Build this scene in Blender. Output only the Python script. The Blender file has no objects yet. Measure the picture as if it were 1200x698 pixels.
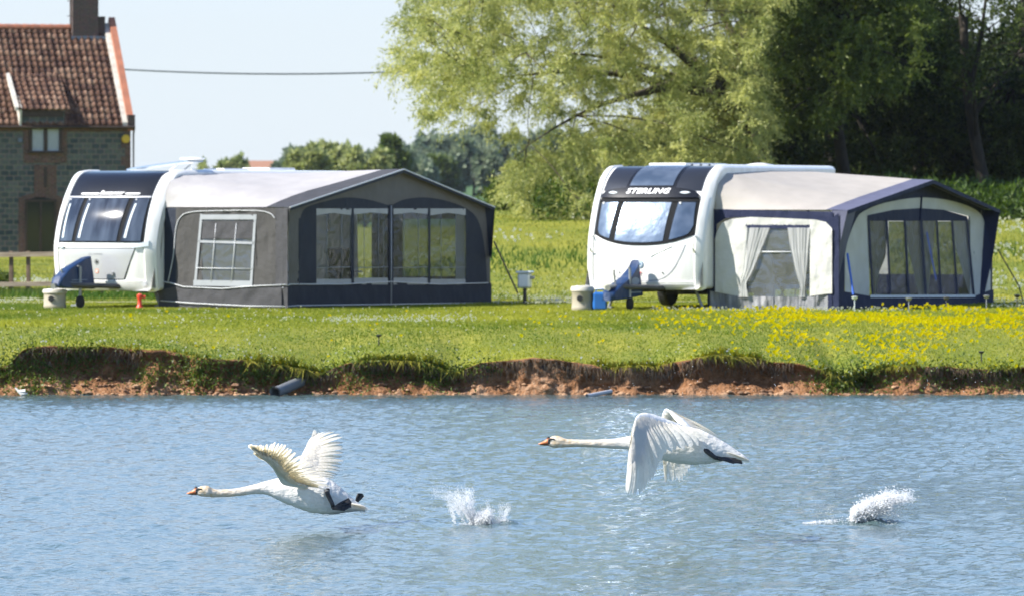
import bpy, math, random
import numpy as np
from mathutils import Vector, Matrix
random.seed(7); rng = np.random.default_rng(11)
R = math.radians
scene = bpy.context.scene
COL = scene.collection

# ------------------------------------------------------------------ camera, sky, sun, exposure
HC = 2.65                 # eye height above the water
F = 7040.0                # focal length in photo pixels (photo 1200 wide)
HY = 238.0                # row of the horizon in the photo
cam_d = bpy.data.cameras.new('camera'); cam = bpy.data.objects.new('camera', cam_d); COL.objects.link(cam)
cam.location = (0, 0, HC); cam.rotation_euler = (R(90), 0, 0)
cam_d.sensor_width = 36; cam_d.lens = 36*F/1200; cam_d.shift_y = -(349-HY)/1200
cam_d.clip_start = 0.5; cam_d.clip_end = 8000
cam_d.dof.use_dof = True; cam_d.dof.focus_distance = 49; cam_d.dof.aperture_fstop = 8.0
scene.camera = cam
SUN_EL = R(41); SH = Vector((-0.95, -0.31)).normalized()
world = bpy.data.worlds.new('World'); scene.world = world; world.use_nodes = True
wn = world.node_tree.nodes; wl = world.node_tree.links
sky = wn.new('ShaderNodeTexSky'); sky.sky_type = 'NISHITA'; sky.sun_disc = False
sky.sun_elevation = SUN_EL; sky.sun_rotation = math.atan2(SH.x, SH.y)
sky.altitude = 0; sky.air_density = 1.0; sky.dust_density = 0.15; sky.ozone_density = 3.0
tn = wn.new('ShaderNodeMix'); tn.data_type = 'RGBA'; tn.blend_type = 'MULTIPLY'; tn.inputs[0].default_value = 1; tn.inputs[7].default_value = (.67, .70, .87, 1)   # hazy spring air, cooler than the model's horizon
wl.new(sky.outputs[0], tn.inputs[6])
# bright veil of spring haze over the lower sky, thinning out upwards
tcw = wn.new('ShaderNodeTexCoord'); spw = wn.new('ShaderNodeSeparateXYZ'); wl.new(tcw.outputs['Generated'], spw.inputs[0])
mrw = wn.new('ShaderNodeMapRange'); mrw.interpolation_type = 'SMOOTHSTEP'; mrw.inputs[1].default_value = .15; mrw.inputs[2].default_value = .60; mrw.inputs[3].default_value = .85; mrw.inputs[4].default_value = 0; wl.new(spw.outputs[2], mrw.inputs[0])
veil = wn.new('ShaderNodeMix'); veil.data_type = 'RGBA'; vc = wn.new('ShaderNodeMix'); vc.data_type = 'RGBA'; vc.inputs[6].default_value = (3.85, 4.3, 4.7, 1); vc.inputs[7].default_value = (3.7, 5.7, 8.6, 1); mr2 = wn.new('ShaderNodeMapRange'); mr2.inputs[1].default_value = .03; mr2.inputs[2].default_value = .22; wl.new(spw.outputs[2], mr2.inputs[0]); wl.new(mr2.outputs[0], vc.inputs[0]); wl.new(vc.outputs[2], veil.inputs[7]); wl.new(mrw.outputs[0], veil.inputs[0]); wl.new(tn.outputs[2], veil.inputs[6])
wl.new(veil.outputs[2], wn['Background'].inputs[0]); wn['Background'].inputs[1].default_value = 0.10
sun_d = bpy.data.lights.new('sun', 'SUN'); sun_d.energy = 4.9; sun_d.angle = R(0.53); sun_d.color = (1, .95, .87)
sun = bpy.data.objects.new('sun', sun_d); COL.objects.link(sun)
sdir = Vector((SH.x*math.cos(SUN_EL), SH.y*math.cos(SUN_EL), math.sin(SUN_EL)))
sun.rotation_euler = sdir.to_track_quat('Z', 'Y').to_euler(); sun.location = (-30, -10, 40)
scene.view_settings.view_transform = 'Standard'; scene.view_settings.look = 'None'
scene.view_settings.exposure = 1.07; scene.view_settings.gamma = 1
scene.render.engine = 'CYCLES'
cy = scene.cycles
cy.use_denoising = True; cy.max_bounces = 6; cy.diffuse_bounces = 4; cy.glossy_bounces = 3; cy.transparent_max_bounces = 16
cy.transmission_bounces = 4; cy.volume_bounces = 0; cy.caustics_reflective = False; cy.caustics_refractive = False
cy.use_adaptive_sampling = True; cy.adaptive_threshold = 0.015

# ------------------------------------------------------------------ helpers
def W(px, py, Y):
    return Vector(((px-600)*Y/F, Y, HC-(py-HY)*Y/F))
def WX(px, Y): return (px-600)*Y/F
def WZ(py, Y): return HC-(py-HY)*Y/F

def sstep(a, b, x):
    t = np.clip((x-a)/(b-a), 0, 1); return t*t*(3-2*t)
_perm = np.random.default_rng(3).random((64, 64, 64))
def vnoise(x, y, z=0.0):
    x, y, z = np.broadcast_arrays(np.asarray(x, float), np.asarray(y, float), np.asarray(z, float))
    xi, yi, zi = np.floor(x).astype(int), np.floor(y).astype(int), np.floor(z).astype(int)
    fx, fy, fz = x-xi, y-yi, z-zi
    fx, fy, fz = [f*f*(3-2*f) for f in (fx, fy, fz)]
    def g(a, b, c): return _perm[(xi+a) & 63, (yi+b) & 63, (zi+c) & 63]
    def L(a, b, t): return a+(b-a)*t
    return L(L(L(g(0,0,0), g(1,0,0), fx), L(g(0,1,0), g(1,1,0), fx), fy),
             L(L(g(0,0,1), g(1,0,1), fx), L(g(0,1,1), g(1,1,1), fx), fy), fz)
def fbm(x, y, z=0.0, o=4):
    s = 0; a = .5; t = 0
    for i in range(o):
        s = s+a*vnoise(np.asarray(x)*2**i+i*7.3, np.asarray(y)*2**i+i*3.1, np.asarray(z)*2**i+i*1.7); t += a; a *= .5
    return s/t

def np_mesh(name, verts, faces, mats, parent=None, smooth=False, tint=None, midx=None):
    """verts (n,3), faces (m,k) array, or list of faces"""
    me = bpy.data.meshes.new(name)
    verts = np.asarray(verts, np.float32)
    if isinstance(faces, np.ndarray):
        m, k = faces.shape
        me.vertices.add(len(verts)); me.vertices.foreach_set('co', verts.ravel())
        me.loops.add(m*k); me.loops.foreach_set('vertex_index', faces.astype(np.int32).ravel())
        me.polygons.add(m); me.polygons.foreach_set('loop_start', np.arange(0, m*k, k, dtype=np.int32))
        me.polygons.foreach_set('loop_total', np.full(m, k, np.int32))
        me.update(calc_edges=True)
    else:
        me.from_pydata([tuple(map(float, v)) for v in verts], [], faces); me.update()
    if not isinstance(mats, (list, tuple)): mats = [mats]
    for mm in mats: me.materials.append(mm)
    n = len(me.polygons)
    if midx is not None: me.polygons.foreach_set('material_index', np.asarray(midx, np.int32))
    if smooth: me.polygons.foreach_set('use_smooth', np.ones(n, bool))
    if tint is not None:
        at = me.attributes.new('tint', 'FLOAT', 'POINT'); at.data.foreach_set('value', np.asarray(tint, np.float32))
    o = bpy.data.objects.new(name, me); COL.objects.link(o)
    if parent is not None: o.parent = parent
    return o

class MB:
    """collects shapes into one mesh"""
    def __init__(s): s.v = []; s.f = []; s.m = []; s.cur = 0
    def add(s, vs, fs):
        b = len(s.v); s.v += [tuple(v) for v in vs]; s.f += [tuple(i+b for i in f) for f in fs]; s.m += [s.cur]*len(fs); return s
    def box(s, c, d, rot=0, bev=0):
        x, y, z = [a/2 for a in d]
        if bev: return s.rbox(c, d, bev, rot)
        vs = [Vector((i*x, j*y, k*z)) for i in (-1, 1) for j in (-1, 1) for k in (-1, 1)]
        if rot: vs = [Matrix.Rotation(rot, 3, 'Z') @ v for v in vs]
        vs = [v+Vector(c) for v in vs]
        return s.add(vs, [(0,1,3,2),(4,6,7,5),(0,4,5,1),(2,3,7,6),(0,2,6,4),(1,5,7,3)])
    def rbox(s, c, d, b, rot=0):
        # chamfered box: 24 verts
        hx, hy, hz = [a/2 for a in d]; vs = []; idx = {}
        for i in (-1, 1):
            for j in (-1, 1):
                for k in (-1, 1):
                    for ax in range(3):
                        p = [i*(hx-b), j*(hy-b), k*(hz-b)]; p[ax] = (i, j, k)[ax]*(hx, hy, hz)[ax]
                        idx[(i, j, k, ax)] = len(vs); vs.append(Vector(p))
        fs = []
        for ax in range(3):
            o = [a for a in range(3) if a != ax]
            for sg in (-1, 1):
                q = []
                for (a, bb) in ((-1,-1),(1,-1),(1,1),(-1,1)):
                    k = [0,0,0]; k[ax] = sg; k[o[0]] = a; k[o[1]] = bb; q.append(idx[(*k, ax)])
                fs.append(q)
            for a in (-1, 1):
                for bb in (-1, 1):
                    q = []
                    for (sg, w) in ((-1, o[0]), (1, o[0]), (1, o[1]), (-1, o[1])):
                        k = [0,0,0]; k[ax] = sg; k[o[0]] = a; k[o[1]] = bb; q.append(idx[(*k, w)])
                    fs.append(q)
        for i in (-1, 1):
            for j in (-1, 1):
                for k in (-1, 1): fs.append([idx[(i,j,k,0)], idx[(i,j,k,1)], idx[(i,j,k,2)]])
        if rot: vs = [Matrix.Rotation(rot, 3, 'Z') @ v for v in vs]
        return s.add([v+Vector(c) for v in vs], fs)
    def tube(s, pts, r, n=8, cap=True):
        pts = [Vector(p) for p in pts]; rs = r if isinstance(r, (list, tuple)) else [r]*len(pts)
        vs = []; fs = []; up = Vector((0, 0, 1))
        for i, p in enumerate(pts):
            d = (pts[min(i+1, len(pts)-1)]-pts[max(i-1, 0)]).normalized()
            a = d.cross(up)
            if a.length < 1e-3: a = d.cross(Vector((1, 0, 0)))
            a.normalize(); b = a.cross(d)
            for k in range(n):
                t = 2*math.pi*k/n; vs.append(p+(a*math.cos(t)+b*math.sin(t))*rs[i])
        for i in range(len(pts)-1):
            for k in range(n): fs.append((i*n+k, i*n+(k+1) % n, (i+1)*n+(k+1) % n, (i+1)*n+k))
        if cap: fs.append(tuple(range(n-1, -1, -1))); fs.append(tuple((len(pts)-1)*n+k for k in range(n)))
        return s.add(vs, fs)
    def lathe(s, c, prof, n=24, axis='Z', rot=None):
        vs = []; fs = []
        for (r, z) in prof:
            for k in range(n):
                t = 2*math.pi*k/n; p = Vector((r*math.cos(t), r*math.sin(t), z))
                if axis == 'X': p = Vector((p.z, p.x, p.y))
                if axis == 'Y': p = Vector((p.x, p.z, p.y))
                if rot is not None: p = rot @ p
                vs.append(p+Vector(c))
        for i in range(len(prof)-1):
            for k in range(n): fs.append((i*n+k, i*n+(k+1) % n, (i+1)*n+(k+1) % n, (i+1)*n+k))
        fs.append(tuple(range(n-1, -1, -1))); fs.append(tuple((len(prof)-1)*n+k for k in range(n)))
        return s.add(vs, fs)
    def prism(s, poly, fn, a, b):
        """poly list of 2d, fn(p, t) -> 3d; extruded between a and b"""
        n = len(poly); vs = [fn(p, a) for p in poly]+[fn(p, b) for p in poly]
        return s.add(vs, [tuple(range(n)), tuple(range(2*n-1, n-1, -1))]+[(i, i+n, (i+1) % n+n, (i+1) % n) for i in range(n)])
    def sheet(s, grid):
        nr, nc = len(grid), len(grid[0])
        return s.add([p for r in grid for p in r], [(i*nc+j, i*nc+j+1, (i+1)*nc+j+1, (i+1)*nc+j) for i in range(nr-1) for j in range(nc-1)])
    def slab(s, grid, off):
        """grid sheet + offset copy, closed. off(i,j)->Vector"""
        nr, nc = len(grid), len(grid[0]); N = nr*nc
        top = [Vector(p) for r in grid for p in r]; bot = [Vector(grid[i][j])+off(i, j) for i in range(nr) for j in range(nc)]
        fs = [(i*nc+j, i*nc+j+1, (i+1)*nc+j+1, (i+1)*nc+j) for i in range(nr-1) for j in range(nc-1)]
        fs += [tuple(N+k for k in reversed(f)) for f in fs]
        ring = [(0, j) for j in range(nc)]+[(i, nc-1) for i in range(1, nr)]+[(nr-1, j) for j in range(nc-2, -1, -1)]+[(i, 0) for i in range(nr-2, 0, -1)]
        for a, b in zip(ring, ring[1:]+ring[:1]):
            A = a[0]*nc+a[1]; B = b[0]*nc+b[1]; fs.append((A, A+N, B+N, B))
        return s.add(top+bot, fs)
    def build(s, name, mats, parent=None, smooth=False, auto=None):
        if not isinstance(mats, (list, tuple)): mats = [mats]
        me = bpy.data.meshes.new(name); me.from_pydata(s.v, [], s.f); me.update()
        import bmesh
        bm = bmesh.new(); bm.from_mesh(me); bmesh.ops.recalc_face_normals(bm, faces=bm.faces); bm.to_mesh(me); bm.free()
        for m in mats: me.materials.append(m)
        me.polygons.foreach_set('material_index', np.array(s.m, np.int32))
        if smooth or auto:
            me.polygons.foreach_set('use_smooth', np.ones(len(me.polygons), bool))
            if auto: me.set_sharp_from_angle(angle=R(auto))
        o = bpy.data.objects.new(name, me); COL.objects.link(o)
        if parent is not None: o.parent = parent
        return o

def thing(name, label, cat, loc=(0, 0, 0), rz=0, group=None):
    o = bpy.data.objects.new(name, None); COL.objects.link(o); o.location = loc; o.rotation_euler = (0, 0, rz); o.empty_display_size = .2
    return tag(o, label, cat, group)
def tag(o, label=None, cat=None, group=None, kind=None):
    if label: o['label'] = label
    if cat: o['category'] = cat
    if group: o['group'] = group
    if kind: o['kind'] = kind
    return o

def mat(name, c1, c2=None, rough=.6, metal=0, scale=4, bump=0, bscale=None, detail=4, coat=0, trans=0, spec=.5, stretch=None, alpha=1):
    m = bpy.data.materials.new(name); m.use_nodes = True; nt = m.node_tree; N = nt.nodes; L = nt.links
    p = N['Principled BSDF']; p.inputs['Roughness'].default_value = rough; p.inputs['Metallic'].default_value = metal
    p.inputs['Specular IOR Level'].default_value = spec
    p.inputs['Coat Weight'].default_value = coat; p.inputs['Transmission Weight'].default_value = trans
    p.inputs['Alpha'].default_value = alpha
    tc = N.new('ShaderNodeTexCoord'); src = tc.outputs['Object']
    if stretch:
        mp = N.new('ShaderNodeMapping'); mp.inputs['Scale'].default_value = stretch; L.new(src, mp.inputs[0]); src = mp.outputs[0]
    if c2 is None: p.inputs['Base Color'].default_value = (*c1, 1)
    else:
        n = N.new('ShaderNodeTexNoise'); n.inputs['Scale'].default_value = scale; n.inputs['Detail'].default_value = detail
        L.new(src, n.inputs['Vector'])
        r = N.new('ShaderNodeValToRGB'); r.color_ramp.elements[0].color = (*c1, 1); r.color_ramp.elements[1].color = (*c2, 1)
        r.color_ramp.elements[0].position = .35; r.color_ramp.elements[1].position = .65
        L.new(n.outputs['Fac'], r.inputs[0]); L.new(r.outputs[0], p.inputs['Base Color'])
    if bump:
        n = N.new('ShaderNodeTexNoise'); n.inputs['Scale'].default_value = bscale or scale*4; n.inputs['Detail'].default_value = 5
        L.new(src, n.inputs['Vector'])
        b = N.new('ShaderNodeBump'); b.inputs['Strength'].default_value = 1; b.inputs['Distance'].default_value = bump
        L.new(n.outputs['Fac'], b.inputs['Height']); L.new(b.outputs[0], p.inputs['Normal'])
    return m

def leafmat(name, ca, cb, trans=.35, rough=.5, tcol=None):
    """colour runs between ca and cb by the per-leaf tint; part of the light passes through"""
    m = bpy.data.materials.new(name); m.use_nodes = True; nt = m.node_tree; N = nt.nodes; L = nt.links
    p = N['Principled BSDF']; p.inputs['Roughness'].default_value = rough; p.inputs['Specular IOR Level'].default_value = .35
    a = N.new('ShaderNodeAttribute'); a.attribute_name = 'tint'
    r = N.new('ShaderNodeValToRGB'); r.color_ramp.elements[0].color = (*ca, 1); r.color_ramp.elements[1].color = (*cb, 1)
    L.new(a.outputs['Fac'], r.inputs[0]); L.new(r.outputs[0], p.inputs['Base Color'])
    t = N.new('ShaderNodeBsdfTranslucent')
    mx = N.new('ShaderNodeMixShader'); mx.inputs[0].default_value = trans
    hs = N.new('ShaderNodeHueSaturation'); hs.inputs['Saturation'].default_value = 1.15; hs.inputs['Value'].default_value = 1.5
    L.new(r.outputs[0], hs.inputs['Color']); L.new(hs.outputs[0], t.inputs[0])
    L.new(p.outputs[0], mx.inputs[1]); L.new(t.outputs[0], mx.inputs[2]); L.new(mx.outputs[0], N['Material Output'].inputs[0])
    return m

# ------------------------------------------------------------------ terrain
G0 = 0.745
LIPX = np.array([-60, 0, 10, 28, 45, 120, 200, 235, 300, 345, 375, 410, 450, 500, 535, 560, 590, 625, 680, 720, 770, 800, 845, 880, 930, 965, 990, 1010, 1050, 1100, 1150, 1200, 1260], float)
LIPP = np.array([430, 430, 426, 408, 404, 404, 410, 418, 422, 430, 436, 424, 421, 423, 436, 424, 421, 417, 424, 430, 427, 421, 414, 419, 424, 432, 446, 437, 428, 428, 432, 428, 428], float)
YB = 83.35
def lip_y(x):
    x = np.asarray(x, float)
    return YB+.45*(fbm(x*.5+40, 3.3, 0, 3)-.5)+.42*(fbm(x*1.9+9, 7.7, 0, 4)-.5)
def lip_z(x):
    x = np.asarray(x, float); px = 600+x*F/YB
    z = HC-(np.interp(px, LIPX, LIPP)-HY)*YB/F
    z = np.where((px < -60) | (px > 1260), .45+.12*(fbm(x*.4, 1.2, 0, 3)-.5), z)
    return z+.05*(fbm(x*5, 2.2, 0, 3)-.5)
def ground_z(x, y):
    x = np.asarray(x, float); y = np.asarray(y, float)
    base = G0+.03*(fbm(x*.3, y*.15, 5, 2)-.5)*sstep(118, 130, y)
    base = base+.03*(fbm(x*1.2, y*.6, 5, 3)-.5)*sstep(124, 135, y)
    e = sstep(0, 1, (y-lip_y(x))/9.0)
    z = lip_z(x)*(1-e)+base*e
    side = sstep(-4.2, -.3, x-.0*y)
    z = z+side*(1.45*sstep(119, 152, y)+.25*sstep(150, 175, y))*(1-sstep(230, 330, y))
    z = z+sstep(480, 880, y)*4.6+sstep(900, 2300, y)*2.0
    return z

def grid_faces(nr, nc):
    i = np.arange(nr-1)[:, None]*nc; j = np.arange(nc-1)[None, :]
    a = (i+j).ravel(); return np.stack([a, a+1, a+nc+1, a+nc], 1)

xs = np.concatenate([-np.geomspace(1600, 14, 40), np.arange(-13.5, 13.6, .07), np.geomspace(14, 1600, 40)])
ts = np.concatenate([[0, .04, .1, .2, .35, .5], np.arange(.75, 12, .3), np.arange(12, 100, 1.2), np.geomspace(100, 2500, 50)])
X, T = np.meshgrid(xs, ts); LY = lip_y(X)
YY = np.where(T < 30, LY*(1-T/30)+YB*(T/30)+T, YB+T)
Z = ground_z(X, YY); Z = np.where(T == 0, lip_z(X)-.02, Z)

def ground_mat():
    m = bpy.data.materials.new('meadow turf'); m.use_nodes = True; nt = m.node_tree; N = nt.nodes; L = nt.links; p = N['Principled BSDF']
    p.inputs['Roughness'].default_value = .85; p.inputs['Specular IOR Level'].default_value = .2
    g = N.new('ShaderNodeNewGeometry'); 
    mp = N.new('ShaderNodeMapping'); mp.inputs['Scale'].default_value = (1, .35, 1); L.new(g.outputs['Position'], mp.inputs[0])
    def noise(sc, d=5):
        n = N.new('ShaderNodeTexNoise'); n.inputs['Scale'].default_value = sc; n.inputs['Detail'].default_value = d; L.new(mp.outputs[0], n.inputs[0]); return n.outputs['Fac']
    def ramp(f, c1, c2, a=.35, b=.65):
        r = N.new('ShaderNodeValToRGB'); r.color_ramp.elements[0].position = a; r.color_ramp.elements[1].position = b
        r.color_ramp.elements[0].color = (*c1, 1); r.color_ramp.elements[1].color = (*c2, 1); L.new(f, r.inputs[0]); return r.outputs[0]
    c1 = ramp(noise(1.1), (.10, .145, .012), (.27, .26, .03)); c2 = ramp(noise(14), (.08, .115, .010), (.27, .255, .03))
    mx = N.new('ShaderNodeMix'); mx.data_type = 'RGBA'; mx.inputs[0].default_value = .5; L.new(c1, mx.inputs[6]); L.new(c2, mx.inputs[7])
    # crop field on the far slope: cooler, even green
    sp = N.new('ShaderNodeSeparateXYZ'); L.new(g.outputs['Position'], sp.inputs[0])
    mr = N.new('ShaderNodeMapRange'); mr.inputs[1].default_value = 460; mr.inputs[2].default_value = 520; L.new(sp.outputs[1], mr.inputs[0])
    far = ramp(noise(.03), (.05, .10, .035), (.07, .13, .04))
    m2 = N.new('ShaderNodeMix'); m2.data_type = 'RGBA'; L.new(mr.outputs[0], m2.inputs[0]); L.new(mx.outputs[2], m2.inputs[6]); L.new(far, m2.inputs[7])
    L.new(m2.outputs[2], p.inputs['Base Color'])
    b = N.new('ShaderNodeBump'); b.inputs['Distance'].default_value = .05; b.inputs['Strength'].default_value = .8; L.new(noise(30), b.inputs['Height']); L.new(b.outputs[0], p.inputs['Normal'])
    return m
M_turf = ground_mat()
ground = np_mesh('ground', np.stack([X.ravel(), YY.ravel(), Z.ravel()], 1), grid_faces(*X.shape), M_turf, smooth=True)
tag(ground, kind='structure')

# pale gravel path running behind the pitches
xs2 = np.arange(-40, 40.1, .4); ys2 = np.linspace(0, 1, 5)
XP, TP = np.meshgrid(xs2, ys2); YPc = 115.6+.25*np.sin(XP*.3)+.2*np.sin(XP*.77+1)
YP = YPc+(TP-.5)*(1.0+.3*np.sin(XP*1.3)); ZP = ground_z(XP, YP)+.012
M_path = mat('dry path', (.30, .27, .14), (.16, .17, .05), rough=.9, scale=2.5, detail=6)
tag(np_mesh('path', np.stack([XP.ravel(), YP.ravel(), ZP.ravel()], 1), grid_faces(*XP.shape), M_path, smooth=True), kind='structure')

# ------------------------------------------------------------------ eroded earth bank
xb = np.concatenate([-np.geomspace(200, 13.7, 40), np.arange(-13.5, 13.55, .035), np.geomspace(13.7, 200, 40)])
K = 44
XB, TB = np.meshgrid(xb, np.linspace(0, 1, K)); ly = lip_y(XB); lz = lip_z(XB)
under = .015+.22*np.clip(fbm(XB*1.3+3, 9.1, 0, 3)*2.2-.8,0,1)                   # how far the face cuts back below the turf
foot = .07+.28*np.clip(fbm(XB*.9+20, 4.4, 0, 3)*1.8-.5, 0, 1)   # how far the toe spreads out
pxb = 600+XB*F/YB
slope = 1-sstep(0, 40, pxb)+np.exp(-((pxb-990)/16)**2)      # grassy slope down to the water on the far left
under = under*(1-np.clip(slope, 0, 1)); foot = foot+.35*np.clip(slope, 0, 1)
a = sstep(.02, .22, TB); b = sstep(.35, 1, TB)
yo = -.03*sstep(0, .05, TB)*(1-a)+under*a*(1-b*.9)-foot*b
zz = lz*(1-TB)-.12*TB
d1 = (fbm(XB*2.6, TB*2.2, ly, 4)-.5)*.34; d2 = (fbm(XB*11, TB*7, 2, 3)-.5)*.13
cl = np.abs(fbm(XB*7, TB*5, 9, 2)-.5)*.14
fade = sstep(0, .12, TB)
yb = ly+yo+(d1+d2+cl)*fade; zb = zz+(fbm(XB*6, TB*6, 7, 3)-.5)*.06*fade*(1-sstep(.9, 1, TB))
yb[0] = ly[0]+.03; zb[0] = lz[0]-.03
def bank_mat():
    m = bpy.data.materials.new('eroded clay'); m.use_nodes = True; nt = m.node_tree; N = nt.nodes; L = nt.links; p = N['Principled BSDF']
    p.inputs['Roughness'].default_value = .95; p.inputs['Specular IOR Level'].default_value = .15
    g = N.new('ShaderNodeNewGeometry')
    def noise(sc, d=5, off=0):
        mp = N.new('ShaderNodeMapping'); mp.inputs['Location'].default_value = (off, off, 0); L.new(g.outputs['Position'], mp.inputs[0])
        n = N.new('ShaderNodeTexNoise'); n.inputs['Scale'].default_value = sc; n.inputs['Detail'].default_value = d; L.new(mp.outputs[0], n.inputs[0]); return n.outputs['Fac']
    r = N.new('ShaderNodeValToRGB'); cr = r.color_ramp
    cr.elements[0].position = .3; cr.elements[0].color = (.085, .045, .025, 1); cr.elements[1].position = .70; cr.elements[1].color = (.36, .23, .145, 1)
    e = cr.elements.new(.45); e.color = (.21, .10, .045, 1); e = cr.elements.new(.58); e.color = (.27, .145, .078, 1)
    mx = N.new('ShaderNodeMath'); mx.operation = 'ADD'; n1 = noise(2.3); n2 = noise(17, 6, 4)
    mu = N.new('ShaderNodeMath'); mu.operation = 'MULTIPLY'; mu.inputs[1].default_value = .5; L.new(n1, mu.inputs[0])
    mu2 = N.new('ShaderNodeMath'); mu2.operation = 'MULTIPLY'; mu2.inputs[1].default_value = .5; L.new(n2, mu2.inputs[0])
    n3 = noise(.8, 3, 20); mu3 = N.new('ShaderNodeMath'); mu3.operation = 'MULTIPLY_ADD'; mu3.inputs[1].default_value = .35; mu3.inputs[2].default_value = -.175; L.new(n3, mu3.inputs[0]); mu4 = N.new('ShaderNodeMath'); mu4.operation = 'ADD'; L.new(mu.outputs[0], mu4.inputs[0]); L.new(mu3.outputs[0], mu4.inputs[1]); L.new(mu4.outputs[0], mx.inputs[0]); L.new(mu2.outputs[0], mx.inputs[1])
    # colour by height: darker just below the turf, paler towards the water
    sp = N.new('ShaderNodeSeparateXYZ'); L.new(g.outputs['Position'], sp.inputs[0])
    mr = N.new('ShaderNodeMapRange'); mr.inputs[1].default_value = .55; mr.inputs[2].default_value = .02; mr.inputs[3].default_value = -.08; mr.inputs[4].default_value = .035
    L.new(sp.outputs[2], mr.inputs[0]); ad = N.new('ShaderNodeMath'); ad.operation = 'ADD'; L.new(mx.outputs[0], ad.inputs[0]); L.new(mr.outputs[0], ad.inputs[1])
    L.new(ad.outputs[0], r.inputs[0]); L.new(r.outputs[0], p.inputs['Base Color'])
    b = N.new('ShaderNodeBump'); b.inputs['Distance'].default_value = .06; L.new(noise(25, 6, 9), b.inputs['Height']); L.new(b.outputs[0], p.inputs['Normal'])
    return m
M_bank = bank_mat()
tag(np_mesh('earth_bank', np.stack([XB.ravel(), yb.ravel(), zb.ravel()], 1), grid_faces(*XB.shape), M_bank, smooth=True), kind='structure')
def bank_face(x, t):
    """y, z of the bank face near x at fraction t down"""
    i = np.argmin(np.abs(xb-x)); k = int(t*(K-1)); return float(yb[k, i]), float(zb[k, i])
# fallen clods and stones at the toe
M_clod = mat('clods', (.13, .07, .04), (.46, .28, .16), rough=.95, scale=5, bump=.02)
def rock_mesh(mb, c, s, seed):
    r = random.Random(seed); n = 7; vs = []; 
    prof = [(-.5, .45), (-.2, .95), (.2, .9), (.5, .4)]
    for (z, rr) in prof:
        for k in range(n):
            t = 2*math.pi*k/n; q = rr*(.7+.5*r.random()); vs.append((c[0]+math.cos(t)*q*s[0], c[1]+math.sin(t)*q*s[1], c[2]+z*s[2]*(.8+.4*r.random())))
    fs = [(i*n+k, i*n+(k+1) % n, (i+1)*n+(k+1) % n, (i+1)*n+k) for i in range(3) for k in range(n)]+[tuple(range(n-1, -1, -1)), tuple(3*n+k for k in range(n))]
    mb.add(vs, fs)
mb = MB()
cl_r = random.Random(5)
for i in range(750):
    x = cl_r.uniform(-11.5, 11.5); px = 600+x*F/YB
    w = 1 if (20 < px < 480) else (.9 if 700 < px < 790 or 860 < px < 920 or 1000 < px < 1060 else .25)
    if cl_r.random() > w: continue
    t = cl_r.choice([.72, .78, .84, .84, .6]); y, z = bank_face(x, t); s = cl_r.uniform(.012, .05)*(1 if cl_r.random() < .93 else 1.7)
    rock_mesh(mb, (x, y-.02, max(z, .0)+.005), (s, s, s*.8), i)
tag(mb.build('clods', M_clod, auto=50), kind='stuff', label='crumbled orange clods and stones lying along the foot of the earth bank', cat='clods')

# ------------------------------------------------------------------ water
xw = np.concatenate([-np.geomspace(220, 9.3, 30), np.arange(-9, 9.01, .05), np.geomspace(9.3, 220, 30)])
yw = np.concatenate([np.linspace(-60, 36, 25), np.arange(36.5, 84.6, .055), [86]])
XW, YW = np.meshgrid(xw, yw); ZW = np.zeros_like(XW)
wr = np.random.default_rng(5)
wx = .035*fbm(XW*.8, YW*.5, 3, 2); wy = .05*fbm(XW*.6, YW*.6, 8, 2)
for i in range(54):
    lam = .125*(4.5**wr.random()); ang = R(205)+wr.normal()*.6; k = 2*math.pi/lam
    s = .026*(1.15 if lam < .4 else .6)
    ZW += s/k*np.sin(k*(math.cos(ang)*(XW+wx*3)+math.sin(ang)*(YW+wy*3))+wr.random()*6.28)
patch = .30+1.4*fbm(XW*.22, YW*.09, 1, 4)
dense = (np.abs(XW) < 9.05) & (YW > 36)
ZW = ZW*patch*np.where(dense, 1, 0)
for (bx, by, hh, sx, sy) in ((WX(595, 49.6), 49.6, .035, .14, .09), (WX(560, 49.6), 49.75, .03, .2, .08), (WX(1035, 49.7), 49.7, .05, .2, .08), (WX(985, 49.7), 49.72, .03, .2, .06)):
    ZW += hh*np.exp(-((XW-bx)/sx)**2-((YW-by)/sy)**2)
    rr = np.sqrt((XW-bx)**2+((YW-by))**2); ZW += .007*np.sin(rr*26)*np.exp(-((rr-.45)/.3)**2)
def water_mat():
    m = bpy.data.materials.new('lake water'); m.use_nodes = True; nt = m.node_tree; N = nt.nodes; L = nt.links; p = N['Principled BSDF']
    p.inputs['Base Color'].default_value = (.07, .11, .115, 1); p.inputs['Roughness'].default_value = .06; p.inputs['IOR'].default_value = 1.36
    g = N.new('ShaderNodeNewGeometry'); mp = N.new('ShaderNodeMapping'); mp.inputs['Scale'].default_value = (1, 1, 1); L.new(g.outputs['Position'], mp.inputs[0])
    n = N.new('ShaderNodeTexNoise'); n.inputs['Scale'].default_value = 17; n.inputs['Detail'].default_value = 3; L.new(mp.outputs[0], n.inputs[0])
    b = N.new('ShaderNodeBump'); b.inputs['Distance'].default_value = .02; b.inputs['Strength'].default_value = .8; L.new(n.outputs['Fac'], b.inputs['Height']); L.new(b.outputs[0], p.inputs['Normal'])
    return m
M_water = water_mat()
tag(np_mesh('water', np.stack([XW.ravel(), YW.ravel(), ZW.ravel()], 1), grid_faces(*XW.shape), M_water, smooth=True), kind='structure')

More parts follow.
